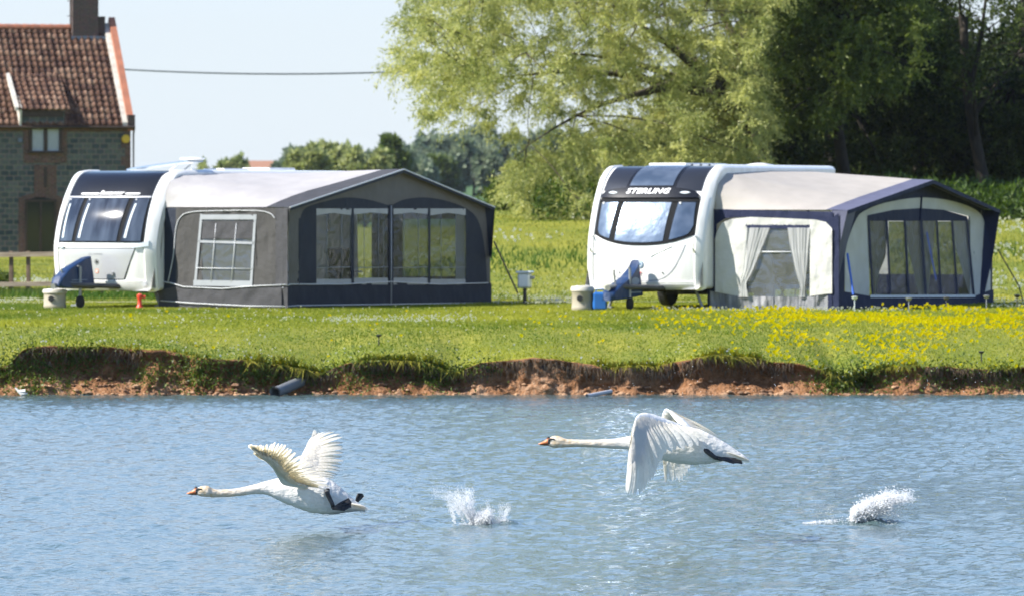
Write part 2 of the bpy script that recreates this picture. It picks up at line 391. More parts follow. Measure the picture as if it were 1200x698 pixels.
# ------------------------------------------------------------------ grass, flowers
def blades(P, h, w, lean, bend_dir=None, r=rng):
    """P (n,3) roots -> 3-point blades (two triangles folded as one quad-ish tri pair)"""
    n = len(P); a = r.random(n)*6.283; wd = np.stack([np.cos(a), np.sin(a)*.5, np.zeros(n)], 1)*w[:, None]*.5
    b = r.random(n)*6.283; ld = np.stack([np.cos(b), np.sin(b), np.zeros(n)], 1)*(lean*h)[:, None]
    if bend_dir is not None: ld = ld*.4+np.asarray(bend_dir)[None, :]*(lean*h)[:, None]
    top = P+np.array([0, 0, 1])*h[:, None]+ld
    V = np.stack([P-wd, P+wd, top], 1).reshape(-1, 3); return V, np.arange(3*n).reshape(-1, 3)
M_grass = leafmat('lawn grass', (.08, .14, .010), (.32, .325, .035), trans=.35, rough=.8)
n = 260000
gx = rng.uniform(-13, 13, n); gy = YB-.1+33*rng.random(n)**.9
gy = np.maximum(gy, lip_y(gx)-.02); gz = ground_z(gx, gy)
big = fbm(gx*1.5, gy*.6, 2, 3)
h = (.010+.022*rng.random(n))*(1+1.1*np.clip(big-.5, 0, 1)*2)*(1+.9*(gy < lip_y(gx)+.35)*rng.random(n)); w = .010+.012*rng.random(n)
V, Fc = blades(np.stack([gx, gy, gz], 1), h, w, np.full(n, .6))
tint = np.repeat(np.clip(rng.normal(.58, .2, n)+(fbm(gx*.45, gy*.18, 8, 4)-.5)*2.2-.38*np.exp(-np.clip(gy-lip_y(gx)-.6, 0, 99)/2.2), 0, 1), 3)
tag(np_mesh('lawn_grass', V, Fc, M_grass, tint=tint), kind='stuff', label='short mown grass of the lawn between the bank and the awnings', cat='grass')
# hanging turf over the lip
n = 30000
gx = rng.uniform(-13, 13, n); hk = fbm(gx*1.3, 3.9, 0, 4); keep = rng.random(n) < np.clip((hk-.52)*5, .04, .4); gx = gx[keep]; n = len(gx)
gy = lip_y(gx)-.01+.05*rng.random(n); gz = lip_z(gx)-.0+.0*gx
dn = rng.random(n) < .72
P = np.stack([gx, gy, gz], 1); hl = (.02+.09*rng.random(n)**1.5)*(.35+2.6*np.clip(hk[keep]-.42, 0, .4)*2.2)
a = rng.normal(0, .5, n)
tip = P+np.stack([a*hl, -np.abs(rng.normal(.35, .2, n))*hl, np.where(dn, -1.0*rng.random(n)**.6, .7)*hl], 1)
mid = P+np.stack([a*hl*.3, -np.abs(rng.normal(.45, .15, n))*hl, np.where(dn, -.1, .45)*hl], 1)
wd = np.stack([np.full(n, .011), np.zeros(n), np.zeros(n)], 1)*(.6+.8*rng.random(n))[:, None]
V = np.stack([P-wd, P+wd, mid+wd*.8, mid-wd*.8, tip], 1).reshape(-1, 3); i0 = np.arange(n)*5
fl = np.concatenate([np.stack([i0, i0+1, i0+2, i0+3], 1), np.stack([i0+3, i0+2, i0+4, i0+4], 1)])
fl3 = np.concatenate([np.stack([i0, i0+1, i0+2], 1), np.stack([i0, i0+2, i0+3], 1), np.stack([i0+3, i0+2, i0+4], 1)])
M_hang = leafmat('bank grass', (.09, .12, .012), (.38, .33, .05), trans=.4)
tag(np_mesh('bank_grass', V, fl3, M_hang, tint=np.repeat(rng.random(n), 5)), kind='stuff', label='longer grass hanging over the edge of the eroded bank', cat='grass')
# dead roots below the turf
n = 4500
gx = rng.uniform(-12, 12, n); keep = fbm(gx*1.1+5, 3.9, 0, 3) > .45; gx = gx[keep]; n = len(gx)
kk = (rng.random(n)**1.5*.3*(K-1)).astype(int)+2; ii = np.searchsorted(xb, gx); P = np.stack([gx, yb[kk, ii]-.015, zb[kk, ii]], 1)
hl = .04+.10*rng.random(n); tip = P+np.stack([rng.normal(0, .25, n)*hl, -.2*hl, -hl], 1); wd = np.array([[.006, 0, 0]])
V = np.stack([P-wd, P+wd, tip], 1).reshape(-1, 3)
M_root = leafmat('dead roots', (.05, .03, .02), (.20, .14, .08), trans=.05)
tag(np_mesh('roots', V, np.arange(3*n).reshape(-1, 3), M_root, tint=np.repeat(rng.random(n), 3)), kind='stuff', label='thin brown roots hanging out of the bank below the turf', cat='roots')
# weeds on the face
def leaf_quads(P, D, ln, wd, r=rng, flat=None):
    n = len(P); D = D/np.linalg.norm(D, axis=1, keepdims=True)
    S = np.cross(D, r.normal(size=(n, 3))); S /= np.linalg.norm(S, axis=1, keepdims=True)+1e-9
    m = P+D*(ln*.45)[:, None]; s = S*(wd*.5)[:, None]
    V = np.stack([P, m+s, P+D*ln[:, None], m-s], 1).reshape(-1, 3); return V, np.arange(4*n).reshape(-1, 4)
Pw = []; 
for (px, py, s, nn) in ((92, 418, .22, 500), (230, 437, .3, 900), (300, 440, .22, 500), (430, 436, .35, 800), (505, 430, .2, 500), (515, 445, .18, 400), (20, 438, .5, 2200), (990, 448, .25, 900), (1010, 440, .3, 700), (1120, 440, .3, 500), (1180, 442, .25, 400), (165, 440, .2, 300), (350, 445, .2, 250), (560, 430, .2, 200)):
    q = rng.normal(size=(nn, 3))*np.array([s, .05, s*.45])+np.array([WX(px, 83.2), 83.1, WZ(py, 83.2)]); Pw.append(q)
Pw = np.concatenate(Pw); ii = np.clip(np.searchsorted(xb, Pw[:, 0]), 0, len(xb)-1)
Pw[:, 1] = np.array([np.interp(-z, -zb[:, i], yb[:, i]) for z, i in zip(Pw[:, 2], ii)])-.03-.06*rng.random(len(Pw))
V, Fc = leaf_quads(Pw, rng.normal(size=Pw.shape)+np.array([0, -.5, .8]), .03+.05*rng.random(len(Pw)), .012+.02*rng.random(len(Pw)))
M_weed = leafmat('weeds', (.04, .075, .012), (.13, .17, .03), trans=.3)
tag(np_mesh('bank_weeds', V, Fc, M_weed, tint=np.repeat(rng.random(len(Pw)), 4)), kind='stuff', label='green weeds clinging to the face of the earth bank', cat='weeds')

# flowers: small cups on thin stalks
def flowers(name, P, r0, h, mc, ms, label, cat):
    n = len(P); c = P+np.array([0, 0, 1])*h[:, None]; k = 6; V = []; 
    ang = np.arange(k)*2*math.pi/k
    rim = c[:, None, :]+np.stack([np.cos(ang), np.sin(ang), np.full(k, .35)], 1)[None]*r0[:, None, None]
    tl = rng.normal(0, .25, (n, 2)); rim[:, :, 2] += (rim[:, :, 0]-c[:, None, 0])*tl[:, :1]+(rim[:, :, 1]-c[:, None, 1])*(tl[:, 1:]-.8)
    low = c-np.array([0, 0, 1])*(r0*.5)[:, None]
    sw = np.array([.0035, 0, 0]); 
    V = np.concatenate([low[:, None], rim, (P-sw)[:, None], (P+sw)[:, None]], 1); st = k+3; V = V.reshape(-1, 3)
    i0 = np.arange(n)*st; f = [np.stack([i0, i0+1+j, i0+1+(j+1) % k], 1) for j in range(k)]; fs = [np.stack([i0+k+1, i0+k+2, i0], 1)]
    Fa = np.concatenate(f+fs); mi = np.concatenate([np.zeros(n*k, int), np.ones(n, int)])
    return tag(np_mesh(name, V, Fa, [mc, ms], tint=np.repeat(rng.random(n), st), midx=mi), label, cat, kind='stuff')
M_yel = leafmat('buttercup yellow', (.92, .72, .0), (.98, .84, .01), trans=.15, rough=.35)
M_dais = leafmat('daisy white', (.75, .75, .70), (.9, .9, .85), trans=.15)
M_stalk = mat('stalk', (.10, .15, .03))
def scatter_px(n, fn, spec):
    pts = []
    for (x0, x1, y0, y1, k) in spec:
        px = fn.uniform(x0, x1, k); py = fn.uniform(y0, y1, k); Yc = (HC-G0)*F/(py-HY); pts.append(np.stack([(px-600)*Yc/F, Yc], 1))
    p = np.concatenate(pts); z = ground_z(p[:, 0], p[:, 1]); return np.column_stack([p, z])
fr = np.random.default_rng(21)
P = scatter_px(0, fr, [(760, 1290, 366, 404, 7000), (560, 800, 368, 392, 34), (430, 480, 370, 390, 5), (150, 420, 372, 400, 14), (1030, 1130, 363, 368, 60)])
# thick patches in the middle, thinning out towards the bank and to the left
ppx = 600+P[:, 0]*F/P[:, 1]; ppy = HY+(HC-G0)*F/P[:, 1]
dens = np.interp(ppx, [760, 800, 900, 1000, 1130, 1200], [.12, .3, .7, 1, 1, .9])*np.interp(ppy, [364, 370, 380, 390, 397, 405], [.7, 1, 1, .75, .35, .08])*np.where(ppx < 900, np.interp(ppy, [380, 392], [1, .2]), 1)
dens = np.where(ppx < 760, 1, dens*np.clip((fbm(P[:, 0]*1.3, P[:, 1]*.35, 4, 3)-.38)*5, .05, 1)); P = P[fr.random(len(P)) < dens]
flowers('buttercups', P, 0.017+.014*fr.random(len(P)), .05+.07*fr.random(len(P)), M_yel, M_stalk, 'yellow buttercups thick in the grass before the navy awning', 'flowers')
P = scatter_px(0, fr, [(-60, 70, 352, 358, 420), (578, 700, 350, 358, 620), (1160, 1260, 352, 362, 420), (330, 560, 372, 380, 320), (760, 1150, 363, 367, 420), (-60, 340, 364, 400, 420), (340, 900, 362, 400, 300), (570, 700, 340, 350, 150)])
keep = fbm(P[:, 0]*1.1, P[:, 1]*.4, 14, 3)+.3*fr.random(len(P)) > .56; P1 = P[keep]
# white flowers on the rough slope behind
n = 9000; x = fr.uniform(-17, 22, n); y = fr.uniform(122, 150, n); kk = fbm(x*.5, y*.25, 4, 3)+.2*fr.random(n) > .69
P2 = np.column_stack([x[kk], y[kk], ground_z(x[kk], y[kk])])
P = np.concatenate([P1, P2])
flowers('daisies', P, np.concatenate([.010+.006*fr.random(len(P1)), .02+.02*fr.random(len(P2))]), np.concatenate([.04+.03*fr.random(len(P1)), .08+.06*fr.random(len(P2))]), M_dais, M_stalk, 'small white daisies scattered over the lawn and rough slope', 'flowers')
# rough grass beyond the caravans
n = 150000
gx = rng.uniform(-22, 26, n); gy = 117.5+85*rng.random(n)**1.5; gz = ground_z(gx, gy)
pxg = 600+gx*F/gy
band = np.exp(-((gy-134-.2*gx)/3.5)**2)*(gx > -4)+sstep(118, 121, gy)*(1-sstep(126, 130, gy))*(gx < -7)*.8
wk = fbm(gx*.4, gy*.2, 6, 3); h = (.018+.04*rng.random(n))*(.6+wk)*(1+2.2*band); w = .02+.02*rng.random(n)
V, Fc = blades(np.stack([gx, gy, gz], 1), h, w, np.full(n, .4))
tint = np.clip(rng.normal(.55, .18, n)+(wk-.5)*1.8-.9*band, 0, 1)
M_rough = leafmat('rough grass', (.05, .11, .010), (.38, .36, .07), trans=.35, rough=.8)
tag(np_mesh('rough_grass', V, Fc, M_rough, tint=np.repeat(tint, 3)), kind='stuff', label='rough yellow green grass on the slope behind the caravans', cat='grass')
# nettles and tall herbs on top of the slope
n = 42000
gx = np.concatenate([rng.uniform(.5, 26, n//2), rng.uniform(9, 26, n-n//2)]); gy = 152+10*rng.random(n); gz = ground_z(gx, gy)
hh = .45+.9*fbm(gx*.9, gy*.4, 3, 3); P = np.stack([gx, gy, gz+rng.random(n)*hh], 1)
V, Fc = leaf_quads(P, rng.normal(size=P.shape)+np.array([0, -.3, .9]), .10+.12*rng.random(n), .035+.04*rng.random(n))
M_nett = leafmat('nettles', (.03, .065, .010), (.085, .13, .02), trans=.3)
tag(np_mesh('nettles', V, Fc, M_nett, tint=np.repeat(rng.random(n), 4)), kind='stuff', label='tall green nettles and herbs along the top of the slope', cat='weeds')

# ------------------------------------------------------------------ trees
M_bark = mat('bark', (.018, .015, .011), (.045, .036, .026), rough=.95, scale=6, bump=.02, stretch=(1, 1, .3))
M_bark2 = mat('willow bark', (.035, .028, .018), (.09, .07, .045), rough=.95, scale=8, bump=.02, stretch=(1, 1, .3))
L_willow = leafmat('willow leaves', (.15, .195, .06), (.54, .53, .21), trans=.44, rough=.42)
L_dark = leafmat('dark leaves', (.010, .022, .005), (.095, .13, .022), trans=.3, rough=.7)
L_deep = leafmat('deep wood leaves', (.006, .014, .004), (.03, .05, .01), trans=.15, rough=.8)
L_mid = leafmat('mid leaves', (.045, .08, .015), (.12, .155, .03), trans=.35)
L_far = leafmat('far leaves', (.15, .19, .07), (.36, .38, .16), trans=.35)  # lightened leaf colour, some of the distance haze put into it
L_farb = leafmat('haze tinted leaves', (.10, .14, .09), (.24, .28, .18), trans=.3)  # distance haze put into the leaf colour, paler and bluer
def inpoly(x, y, poly):
    x = np.asarray(x); y = np.asarray(y); c = np.zeros(x.shape, bool); n = len(poly)
    for i in range(n):
        x0, y0 = poly[i]; x1, y1 = poly[(i+1) % n]
        with np.errstate(divide='ignore', invalid='ignore'):
            t = ((y0 > y) != (y1 > y)) & (x < (x1-x0)*(y-y0)/(y1-y0+1e-12)+x0)
        c ^= t
    return c
def crown(centers, radii, per, twigs, leaf, wid, droop, tintc, r, axisbias=None, flat=.75):
    """clumps of leafy twigs"""
    n = len(centers); V = []; T = []
    NT = n*twigs
    c = np.repeat(centers, twigs, 0); rad = np.repeat(radii, twigs)
    d = r.normal(size=(NT, 3)); d[:, 2] *= flat
    if axisbias is not None: d += np.repeat(axisbias, twigs, 0)
    d /= np.linalg.norm(d, axis=1, keepdims=True)
    ln = rad*(.55+.7*r.random(NT)); lp = max(1, per//twigs)
    t = (np.tile(np.linspace(.12, 1, lp), NT)+r.normal(0, .03, NT*lp))
    C = np.repeat(c, lp, 0); D = np.repeat(d, lp, 0); Ln = np.repeat(ln, lp)
    P = C+D*(t*Ln)[:, None]; P[:, 2] -= droop*(t*Ln)**2/np.maximum(np.repeat(np.repeat(radii, twigs), lp), .1)
    P += r.normal(0, .02, P.shape)*np.repeat(np.repeat(radii, twigs), lp)[:, None]
    dd = D*.8+r.normal(size=P.shape)*.65; dd[:, 2] -= droop*.6
    m = len(P); V, Fc = leaf_quads(P, dd, leaf*(.6+.8*r.random(m)), wid*(.6+.8*r.random(m)), r)
    ti = np.repeat(np.repeat(tintc, twigs), lp)+r.normal(0, .17, m)
    return V, Fc, np.repeat(np.clip(ti, 0, 1), 4)
def limb(mb, a, b, r0, r1, sag=.1, n=7, wob=.06, rr=random):
    a = Vector(a); b = Vector(b); L = (b-a).length; pts = []; rad = []
    o1 = Vector((rr.uniform(-1, 1), rr.uniform(-1, 1), rr.uniform(-.4, 1)))*wob*L; o2 = Vector((rr.uniform(-1, 1), rr.uniform(-1, 1), rr.uniform(-.6, .6)))*wob*L
    for i in range(n):
        t = i/(n-1); p = a.lerp(b, t)+o1*math.sin(math.pi*t)+o2*math.sin(2*math.pi*t)*.5+Vector((0, 0, sag*L*math.sin(math.pi*t)))
        pts.append(p); rad.append(r0*(1-t)+r1*t)
    mb.tube(pts, rad, 7, cap=True); return pts
def tree_obj(name, label, cat, base, trunk_top, tr, centers, radii, per, twigs, leaf, wid, droop, lm, bark, seed, group=None, nlimb=20, flat=.75, outward=.0, mains=None):
    r = np.random.default_rng(seed); rr = random.Random(seed); centers = np.asarray(centers)
    root = thing(name, label, cat, base, 0, group); B = np.array(base)
    mid = centers.mean(0); ab = (centers-mid); ab /= np.linalg.norm(ab, axis=1, keepdims=True)+1e-6
    big = np.clip(r.normal(.5, .16, len(centers)), 0, 1)
    V, Fc, T = crown(centers, radii, per, twigs, leaf, wid, droop, big, r, ab*outward, flat)
    np_mesh('crown', V-B, Fc, lm, root, tint=T)
    mb = MB(); tt = Vector(trunk_top)-Vector(base)
    tp = limb(mb, (0, 0, -.1), tt, tr, tr*.55, 0, 9, .03, rr)
    heads = [(tt, tr*.5)]
    for m in (mains or []):
        st = tp[m[3]] if len(m) > 3 else tt
        q = limb(mb, st, Vector(m[:3])-Vector(base), tr*.40, tr*.02, .06, 10, .05, rr)
        heads += [(q[i], tr*(.40-.040*i)) for i in (3, 5, 7, 9)]
    heads += [(tp[i], tr*.5) for i in (5, 7)]
    pick = r.permutation(len(centers))[:nlimb]
    for i in pick:
        c = Vector(centers[i]-B); h, hr = min(heads, key=lambda k: (k[0]-c).length+ (2 if k[0].z > c.z+1 else 0))
        limb(mb, h, c, min(hr*.45, tr*.2), tr*.035, .05, 6, .06, rr)
        for q in range(2):
            j = np.argsort(np.linalg.norm(centers-centers[i], axis=1))[1+q]
            limb(mb, c, centers[j]-B, tr*.04, tr*.015, .0, 4, .08, rr)
    mb.build('trunk', bark, root, smooth=True)
    return root
# willow: clumps spread through the volume seen in the photo, open towards its left edge
def sample_poly(poly, n, y0, y1, r, power=1):
    xs_ = [p[0] for p in poly]; ys_ = [p[1] for p in poly]; out = []
    while len(out) < n:
        x = r.uniform(min(xs_), max(xs_), 400); y = r.uniform(min(ys_), max(ys_), 400); k = inpoly(x, y, poly)
        for a, b in zip(x[k], y[k]): out.append((a, b))
    out = np.array(out[:n]); Yd = r.uniform(y0, y1, n)
    return np.column_stack([(out[:, 0]-600)*Yd/F, Yd, HC-(out[:, 1]-HY)*Yd/F])
wr_ = np.random.default_rng(31)
polyW = [(492, -60), (478, -20), (462, 20), (476, 45), (455, 72), (462, 88), (492, 92), (500, 112), (486, 118), (505, 140), (545, 146), (585, 150), (620, 172), (600, 200), (592, 232), (612, 262), (690, 262), (720, 200), (780, 196), (900, 195), (905, 120), (890, 40), (960, -40), (940, -170), (760, -230), (600, -200), (520, -130)]
cw = sample_poly(polyW, 2300, 152, 166, wr_)
g = fbm(cw[:, 0]*.75, cw[:, 2]*.95, cw[:, 1]*.35, 3); pxw = 600+cw[:, 0]*F/cw[:, 1]; pyw = HY-(cw[:, 2]-HC)*F/cw[:, 1]
thr = np.interp(pxw, [450, 520, 620, 700, 900], [.485, .468, .445, .395, .405])
gap = np.exp(-(((pxw-650)/90)**2+((pyw-118)/22)**2))*.10+np.exp(-(((pxw-770)/30)**2+((pyw-70)/18)**2))*.06
cw = cw[(g+.10*(wr_.random(len(cw))-.5) > thr+gap)]
rw = wr_.uniform(.38, .75, len(cw))
bw = (WX(892, 159), 159.0, float(ground_z(WX(892, 159), 159.0)))
mains = [tuple(W(640, 60, 157)), tuple(W(560, 95, 156)), tuple(W(690, 130, 155)), tuple(W(740, 30, 160)), tuple(W(820, -60, 162)), tuple(W(620, 170, 154)), tuple(W(720, 10, 154))]
tree_obj('willow_tree', 'big pale green willow with wide drooping limbs rising behind the white caravans', 'tree', bw, tuple(W(880, -20, 160)), .42, cw, rw*.92, 300, 14, .105, .026, .35, L_willow, M_bark2, 41, nlimb=90, outward=.5, mains=[(*m, 3+(i % 3)) for i, m in enumerate(mains)])
# dark trees to the right
polyA = [(880, -150), (1000, -200), (1060, -120), (1065, 60), (1050, 205), (890, 205), (870, 100), (895, 20)]
polyB = [(1010, -120), (1080, -60), (1105, 20), (1130, 60), (1140, 205), (1010, 205), (1000, 60)]
polyC = [(1110, 70), (1150, 95), (1215, 90), (1330, 60), (1330, 210), (1110, 210)]
def mk_dark(poly, y0, y1, n, thr, seed, label, tx, ty, lm, leaf=.13, per=260, top=None):
    r = np.random.default_rng(seed); c = sample_poly(poly, n, y0, y1, r); k = fbm(c[:, 0]*.8, c[:, 2]*.9, c[:, 1]*.4, 3) > thr; c = c[k]
    b = (WX(tx, ty), ty, float(ground_z(WX(tx, ty), ty)))
    t = top or W(tx+8, 0, ty)
    return tree_obj('broadleaf_tree', label, 'tree', b, tuple(t), .32, c, r.uniform(.4, .8, len(c)), per, 12, leaf, .06, .1, lm, M_bark, seed, group='dark trees behind the right caravan', nlimb=60, outward=.4)
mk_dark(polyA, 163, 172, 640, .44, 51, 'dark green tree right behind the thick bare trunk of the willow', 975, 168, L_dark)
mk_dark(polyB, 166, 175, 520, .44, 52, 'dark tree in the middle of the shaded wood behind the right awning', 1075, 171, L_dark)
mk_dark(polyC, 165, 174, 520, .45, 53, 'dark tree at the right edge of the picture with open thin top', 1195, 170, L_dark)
# thin open tree at the top right, sky between its twigs
rT = np.random.default_rng(54); c = sample_poly([(1060, -90), (1230, -120), (1330, -60), (1320, 110), (1120, 110), (1080, 40)], 300, 160, 166, rT)
c = c[fbm(c[:, 0]*1.0, c[:, 2]*1.0, c[:, 1]*.4, 3) > .5]
tree_obj('broadleaf_tree', 'sparse tree with sky showing between bare upper twigs', 'tree', (WX(1160, 164), 164, float(ground_z(WX(1160, 164), 164))), tuple(W(1130, 20, 163)), .20, c, rT.uniform(.4, .8, len(c)), 120, 12, .10, .05, .1, L_dark, M_bark, 55, group='dark trees behind the right caravan', nlimb=110, outward=.4,
         mains=[(*W(1180, -60, 163), 5), (*W(1120, -60, 163), 6), (*W(1230, 20, 163), 4), (*W(1150, 60, 162), 3)])
# branches before the dark wood, sunlight put into the paler leaf colour
rT = np.random.default_rng(56); c = sample_poly([(890, -60), (1010, -80), (1090, 10), (1070, 90), (1000, 120), (960, 150), (890, 140)], 620, 157, 162, rT); c = c[fbm(c[:, 0]*.9, c[:, 2]*.9, c[:, 1]*.4, 3) > .475]
tree_obj('broadleaf_tree', 'mid green tree catching sun in front of the dark wood', 'tree', (WX(1000, 162), 162, float(ground_z(WX(1000, 162), 162))), tuple(W(975, 20, 161)), .2, c, rT.uniform(.35, .7, len(c)), 220, 12, .11, .045, .2, leafmat('sunlit leaves', (.04, .075, .015), (.20, .24, .05), trans=.35), M_bark, 57, group='dark trees behind the right caravan', nlimb=60, outward=.4)
# dense hedge closing the wood behind
def bush(name, label, cat, cx, cyy, wpx, toppx, depth, n, r0, leaf, lm, seed, group=None, per=140, zbase=None):
    r = np.random.default_rng(seed); X0 = WX(cx, cyy); z0 = float(ground_z(X0, cyy)) if zbase is None else zbase; top = WZ(toppx, cyy); hw = wpx/2*cyy/F; H = top-z0
    d = r.normal(size=(n, 3)); d /= np.linalg.norm(d, axis=1, keepdims=True); rad = r.random(n)**.4
    c = np.column_stack([X0+d[:, 0]*rad*hw, cyy+d[:, 1]*rad*depth, z0+H*.5+d[:, 2]*rad*H*.48])
    c[:, 2] = np.maximum(c[:, 2], z0+.15*H)
    c[:, 2] += (fbm(c[:, 0]*2.2/hw, seed*1.3, 0, 2)-.5)*H*.5*(c[:, 2]-z0)/H; c = c[fbm(c[:, 0]*3/hw, c[:, 2]*3/H, seed, 2) > .42]
    root = thing(name, label, cat, (X0, cyy, z0), 0, group)
    V, Fc, T = crown(c, r.uniform(.7, 1.3, len(c))*r0, per, 9, leaf, leaf*.55, .05, np.clip(r.normal(.5, .22, len(c)), 0, 1), r, None, 1)
    np_mesh('crown', V-np.array([X0, cyy, z0]), Fc, lm, root, tint=T)
    mb = MB(); rr = random.Random(seed); tp = limb(mb, (0, 0, -.1), (rr.uniform(-.1, .1)*hw, 0, H*.6), max(.05, H*.028), H*.012, 0, 5, .04, rr)
    for i in r.permutation(len(c))[:14]: limb(mb, tp[1+i % 3], c[i]-np.array([X0, cyy, z0]), H*.009, H*.003, .05, 4, .06, rr)
    mb.build('trunk', M_bark, root, smooth=True); return root
for i, (cx, yy, w_, tp_) in enumerate([(905, 184, 190, 20), (1010, 186, 190, -10), (1120, 188, 200, 25), (1230, 187, 190, 20), (850, 182, 150, 90)]):
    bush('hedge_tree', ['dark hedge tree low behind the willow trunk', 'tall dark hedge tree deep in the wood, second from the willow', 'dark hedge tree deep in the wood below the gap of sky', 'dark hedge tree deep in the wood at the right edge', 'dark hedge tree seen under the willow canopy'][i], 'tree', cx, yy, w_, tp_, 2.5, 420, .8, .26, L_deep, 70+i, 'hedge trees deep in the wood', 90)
# bushes under the willow, left of the right caravan
for i, (cx, yy, w_, tp_, lb, lm) in enumerate([(600, 172, 60, 222, 'round green bush at the foot of the willow, nearest the dark awning', L_mid), (640, 176, 80, 190, 'tall dusky bush standing in the willow shade', L_dark),
        (700, 171, 90, 215, 'green bush behind the front edge of the right caravan', L_mid), (760, 178, 120, 150, 'dark bush behind the roof of the right caravan', L_dark)]):
    bush('bush', lb, 'bush', cx, yy, w_, tp_, 1.6, 200, .42, .13, lm, 90+i, 'bushes under the willow', 110)
bush('bush', 'small yellow flowering bush behind the wooden fence', 'bush', -2, 136, 30, 308, .5, 90, .16, .06, L_mid, 99, None, 80)
# field trees far behind
far = [(345, 640, 56, 181, 'low hazy far tree nearest the barn roof', L_farb), (375, 650, 60, 178, 'hazy far tree behind the gap between two green ones', L_farb), (445, 660, 66, 177, 'hazy far tree behind the awning ridge', L_farb), (478, 680, 60, 176, 'hazy far tree just above the awning peak', L_farb), (410, 560, 80, 176, 'far tree behind the two tallest green ones', L_farb), (477, 640, 50, 180, 'small hazy far tree over the awning roof', L_farb), (555, 700, 60, 172, 'hazy far tree left of the hanging willow twigs', L_farb), (262, 600, 70, 182, 'low round hedge tree far behind the antenna', L_far), (358, 470, 60, 169, 'tall far tree right of the red roof', L_far), (392, 480, 70, 173, 'broad far tree between two taller ones', L_far),
       (428, 470, 60, 174, 'bright green far tree above the awning roof', L_far), (462, 500, 36, 166, 'narrow pale green far tree over the awning peak', L_mid), (452, 560, 90, 182, 'low dark far bush in the middle of the hedge', L_farb), (497, 800, 60, 168, 'hazy far tree right of the awning peak', L_farb),
       (535, 820, 90, 152, 'tallest hazy tree on the far field edge', L_farb), (580, 830, 80, 158, 'hazy far tree beside the willow branches', L_farb), (630, 830, 90, 160, 'far tree seen through the willow branches', L_farb), (690, 850, 90, 165, 'far tree hidden deep behind the willow', L_farb), (512, 700, 40, 184, 'low pale hawthorn in front of the hazy trees', L_mid)]
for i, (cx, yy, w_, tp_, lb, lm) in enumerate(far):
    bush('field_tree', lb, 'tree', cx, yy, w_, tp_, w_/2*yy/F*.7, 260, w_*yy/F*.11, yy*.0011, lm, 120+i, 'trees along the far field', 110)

# ------------------------------------------------------------------ stone house
PHI = R(15); HYY = 215.0
hx = WX(153, HYY); hb = float(G0)
house = thing('stone_house', 'old stone house with red pantile roof and brick chimney left of the caravans', 'house', (hx, HYY, hb), PHI)
def brickmat(name, c1, c2, mortar, bw_, rh, ms, bump=.008, off=.5):
    m = bpy.data.materials.new(name); m.use_nodes = True; nt = m.node_tree; N = nt.nodes; L = nt.links; p = N['Principled BSDF']; p.inputs['Roughness'].default_value = .9
    tc = N.new('ShaderNodeTexCoord'); sp = N.new('ShaderNodeSeparateXYZ'); L.new(tc.outputs['Object'], sp.inputs[0]); cb = N.new('ShaderNodeCombineXYZ')
    ad = N.new('ShaderNodeMath'); ad.operation = 'ADD'; L.new(sp.outputs[0], ad.inputs[0]); L.new(sp.outputs[1], ad.inputs[1]); L.new(ad.outputs[0], cb.inputs[0]); L.new(sp.outputs[2], cb.inputs[1])
    n = N.new('ShaderNodeTexNoise'); n.inputs['Scale'].default_value = 2.5; L.new(cb.outputs[0], n.inputs[0])
    mm = N.new('ShaderNodeMix'); mm.data_type = 'VECTOR'; mm.inputs[0].default_value = .04; L.new(cb.outputs[0], mm.inputs[4]); L.new(n.outputs['Color'], mm.inputs[5])
    b = N.new('ShaderNodeTexBrick'); b.offset = off; b.inputs['Scale'].default_value = 1; b.inputs['Brick Width'].default_value = bw_; b.inputs['Row Height'].default_value = rh; b.inputs['Mortar Size'].default_value = ms
    b.inputs['Color1'].default_value = (*c1, 1); b.inputs['Color2'].default_value = (*c2, 1); b.inputs['Mortar'].default_value = (*mortar, 1); b.inputs['Mortar Smooth'].default_value = .2
    L.new(mm.outputs[1], b.inputs['Vector'])
    n2 = N.new('ShaderNodeTexNoise'); n2.inputs['Scale'].default_value = 12; n2.inputs['Detail'].default_value = 5; L.new(tc.outputs['Object'], n2.inputs[0])
    hs = N.new('ShaderNodeMix'); hs.data_type = 'RGBA'; hs.blend_type = 'OVERLAY'; hs.inputs[0].default_value = .55; L.new(b.outputs['Color'], hs.inputs[6]); L.new(n2.outputs['Color'], hs.inputs[7])
    sat = N.new('ShaderNodeHueSaturation'); sat.inputs['Saturation'].default_value = .85; L.new(hs.outputs[2], sat.inputs['Color'])
    L.new(sat.outputs[0], p.inputs['Base Color'])
    bp = N.new('ShaderNodeBump'); bp.inputs['Distance'].default_value = bump; bp.invert = True; L.new(b.outputs['Fac'], bp.inputs['Height']); L.new(bp.outputs[0], p.inputs['Normal'])
    return m
M_stone = brickmat('squared stone', (.035, .055, .062), (.12, .13, .11), (.19, .16, .125), .30, .185, .018, .02)
M_brick = brickmat('old brick', (.15, .06, .035), (.09, .04, .027), (.17, .13, .10), .225, .075, .010)
M_brickd = brickmat('chimney brick', (.08, .045, .04), (.06, .04, .035), (.10, .08, .07), .225, .075, .010)
M_mortar = mat('lime mortar', (.62, .59, .52), (.45, .42, .36), scale=5)
M_coping = mat('tile coping', (.42, .16, .09), (.30, .12, .07), scale=3)
M_lead = mat('lead', (.14, .17, .22), rough=.45, metal=.4)
M_frame = mat('dark oak', (.03, .018, .013), (.05, .03, .02), scale=6)
M_gl = mat('dark glass', (.02, .025, .03), rough=.08)
M_net = mat('net curtain', (.42, .45, .47), (.30, .33, .36), scale=9, stretch=(6, 6, .4))
SC = F/HYY      # px per metre at the front wall
c15 = math.cos(PHI)
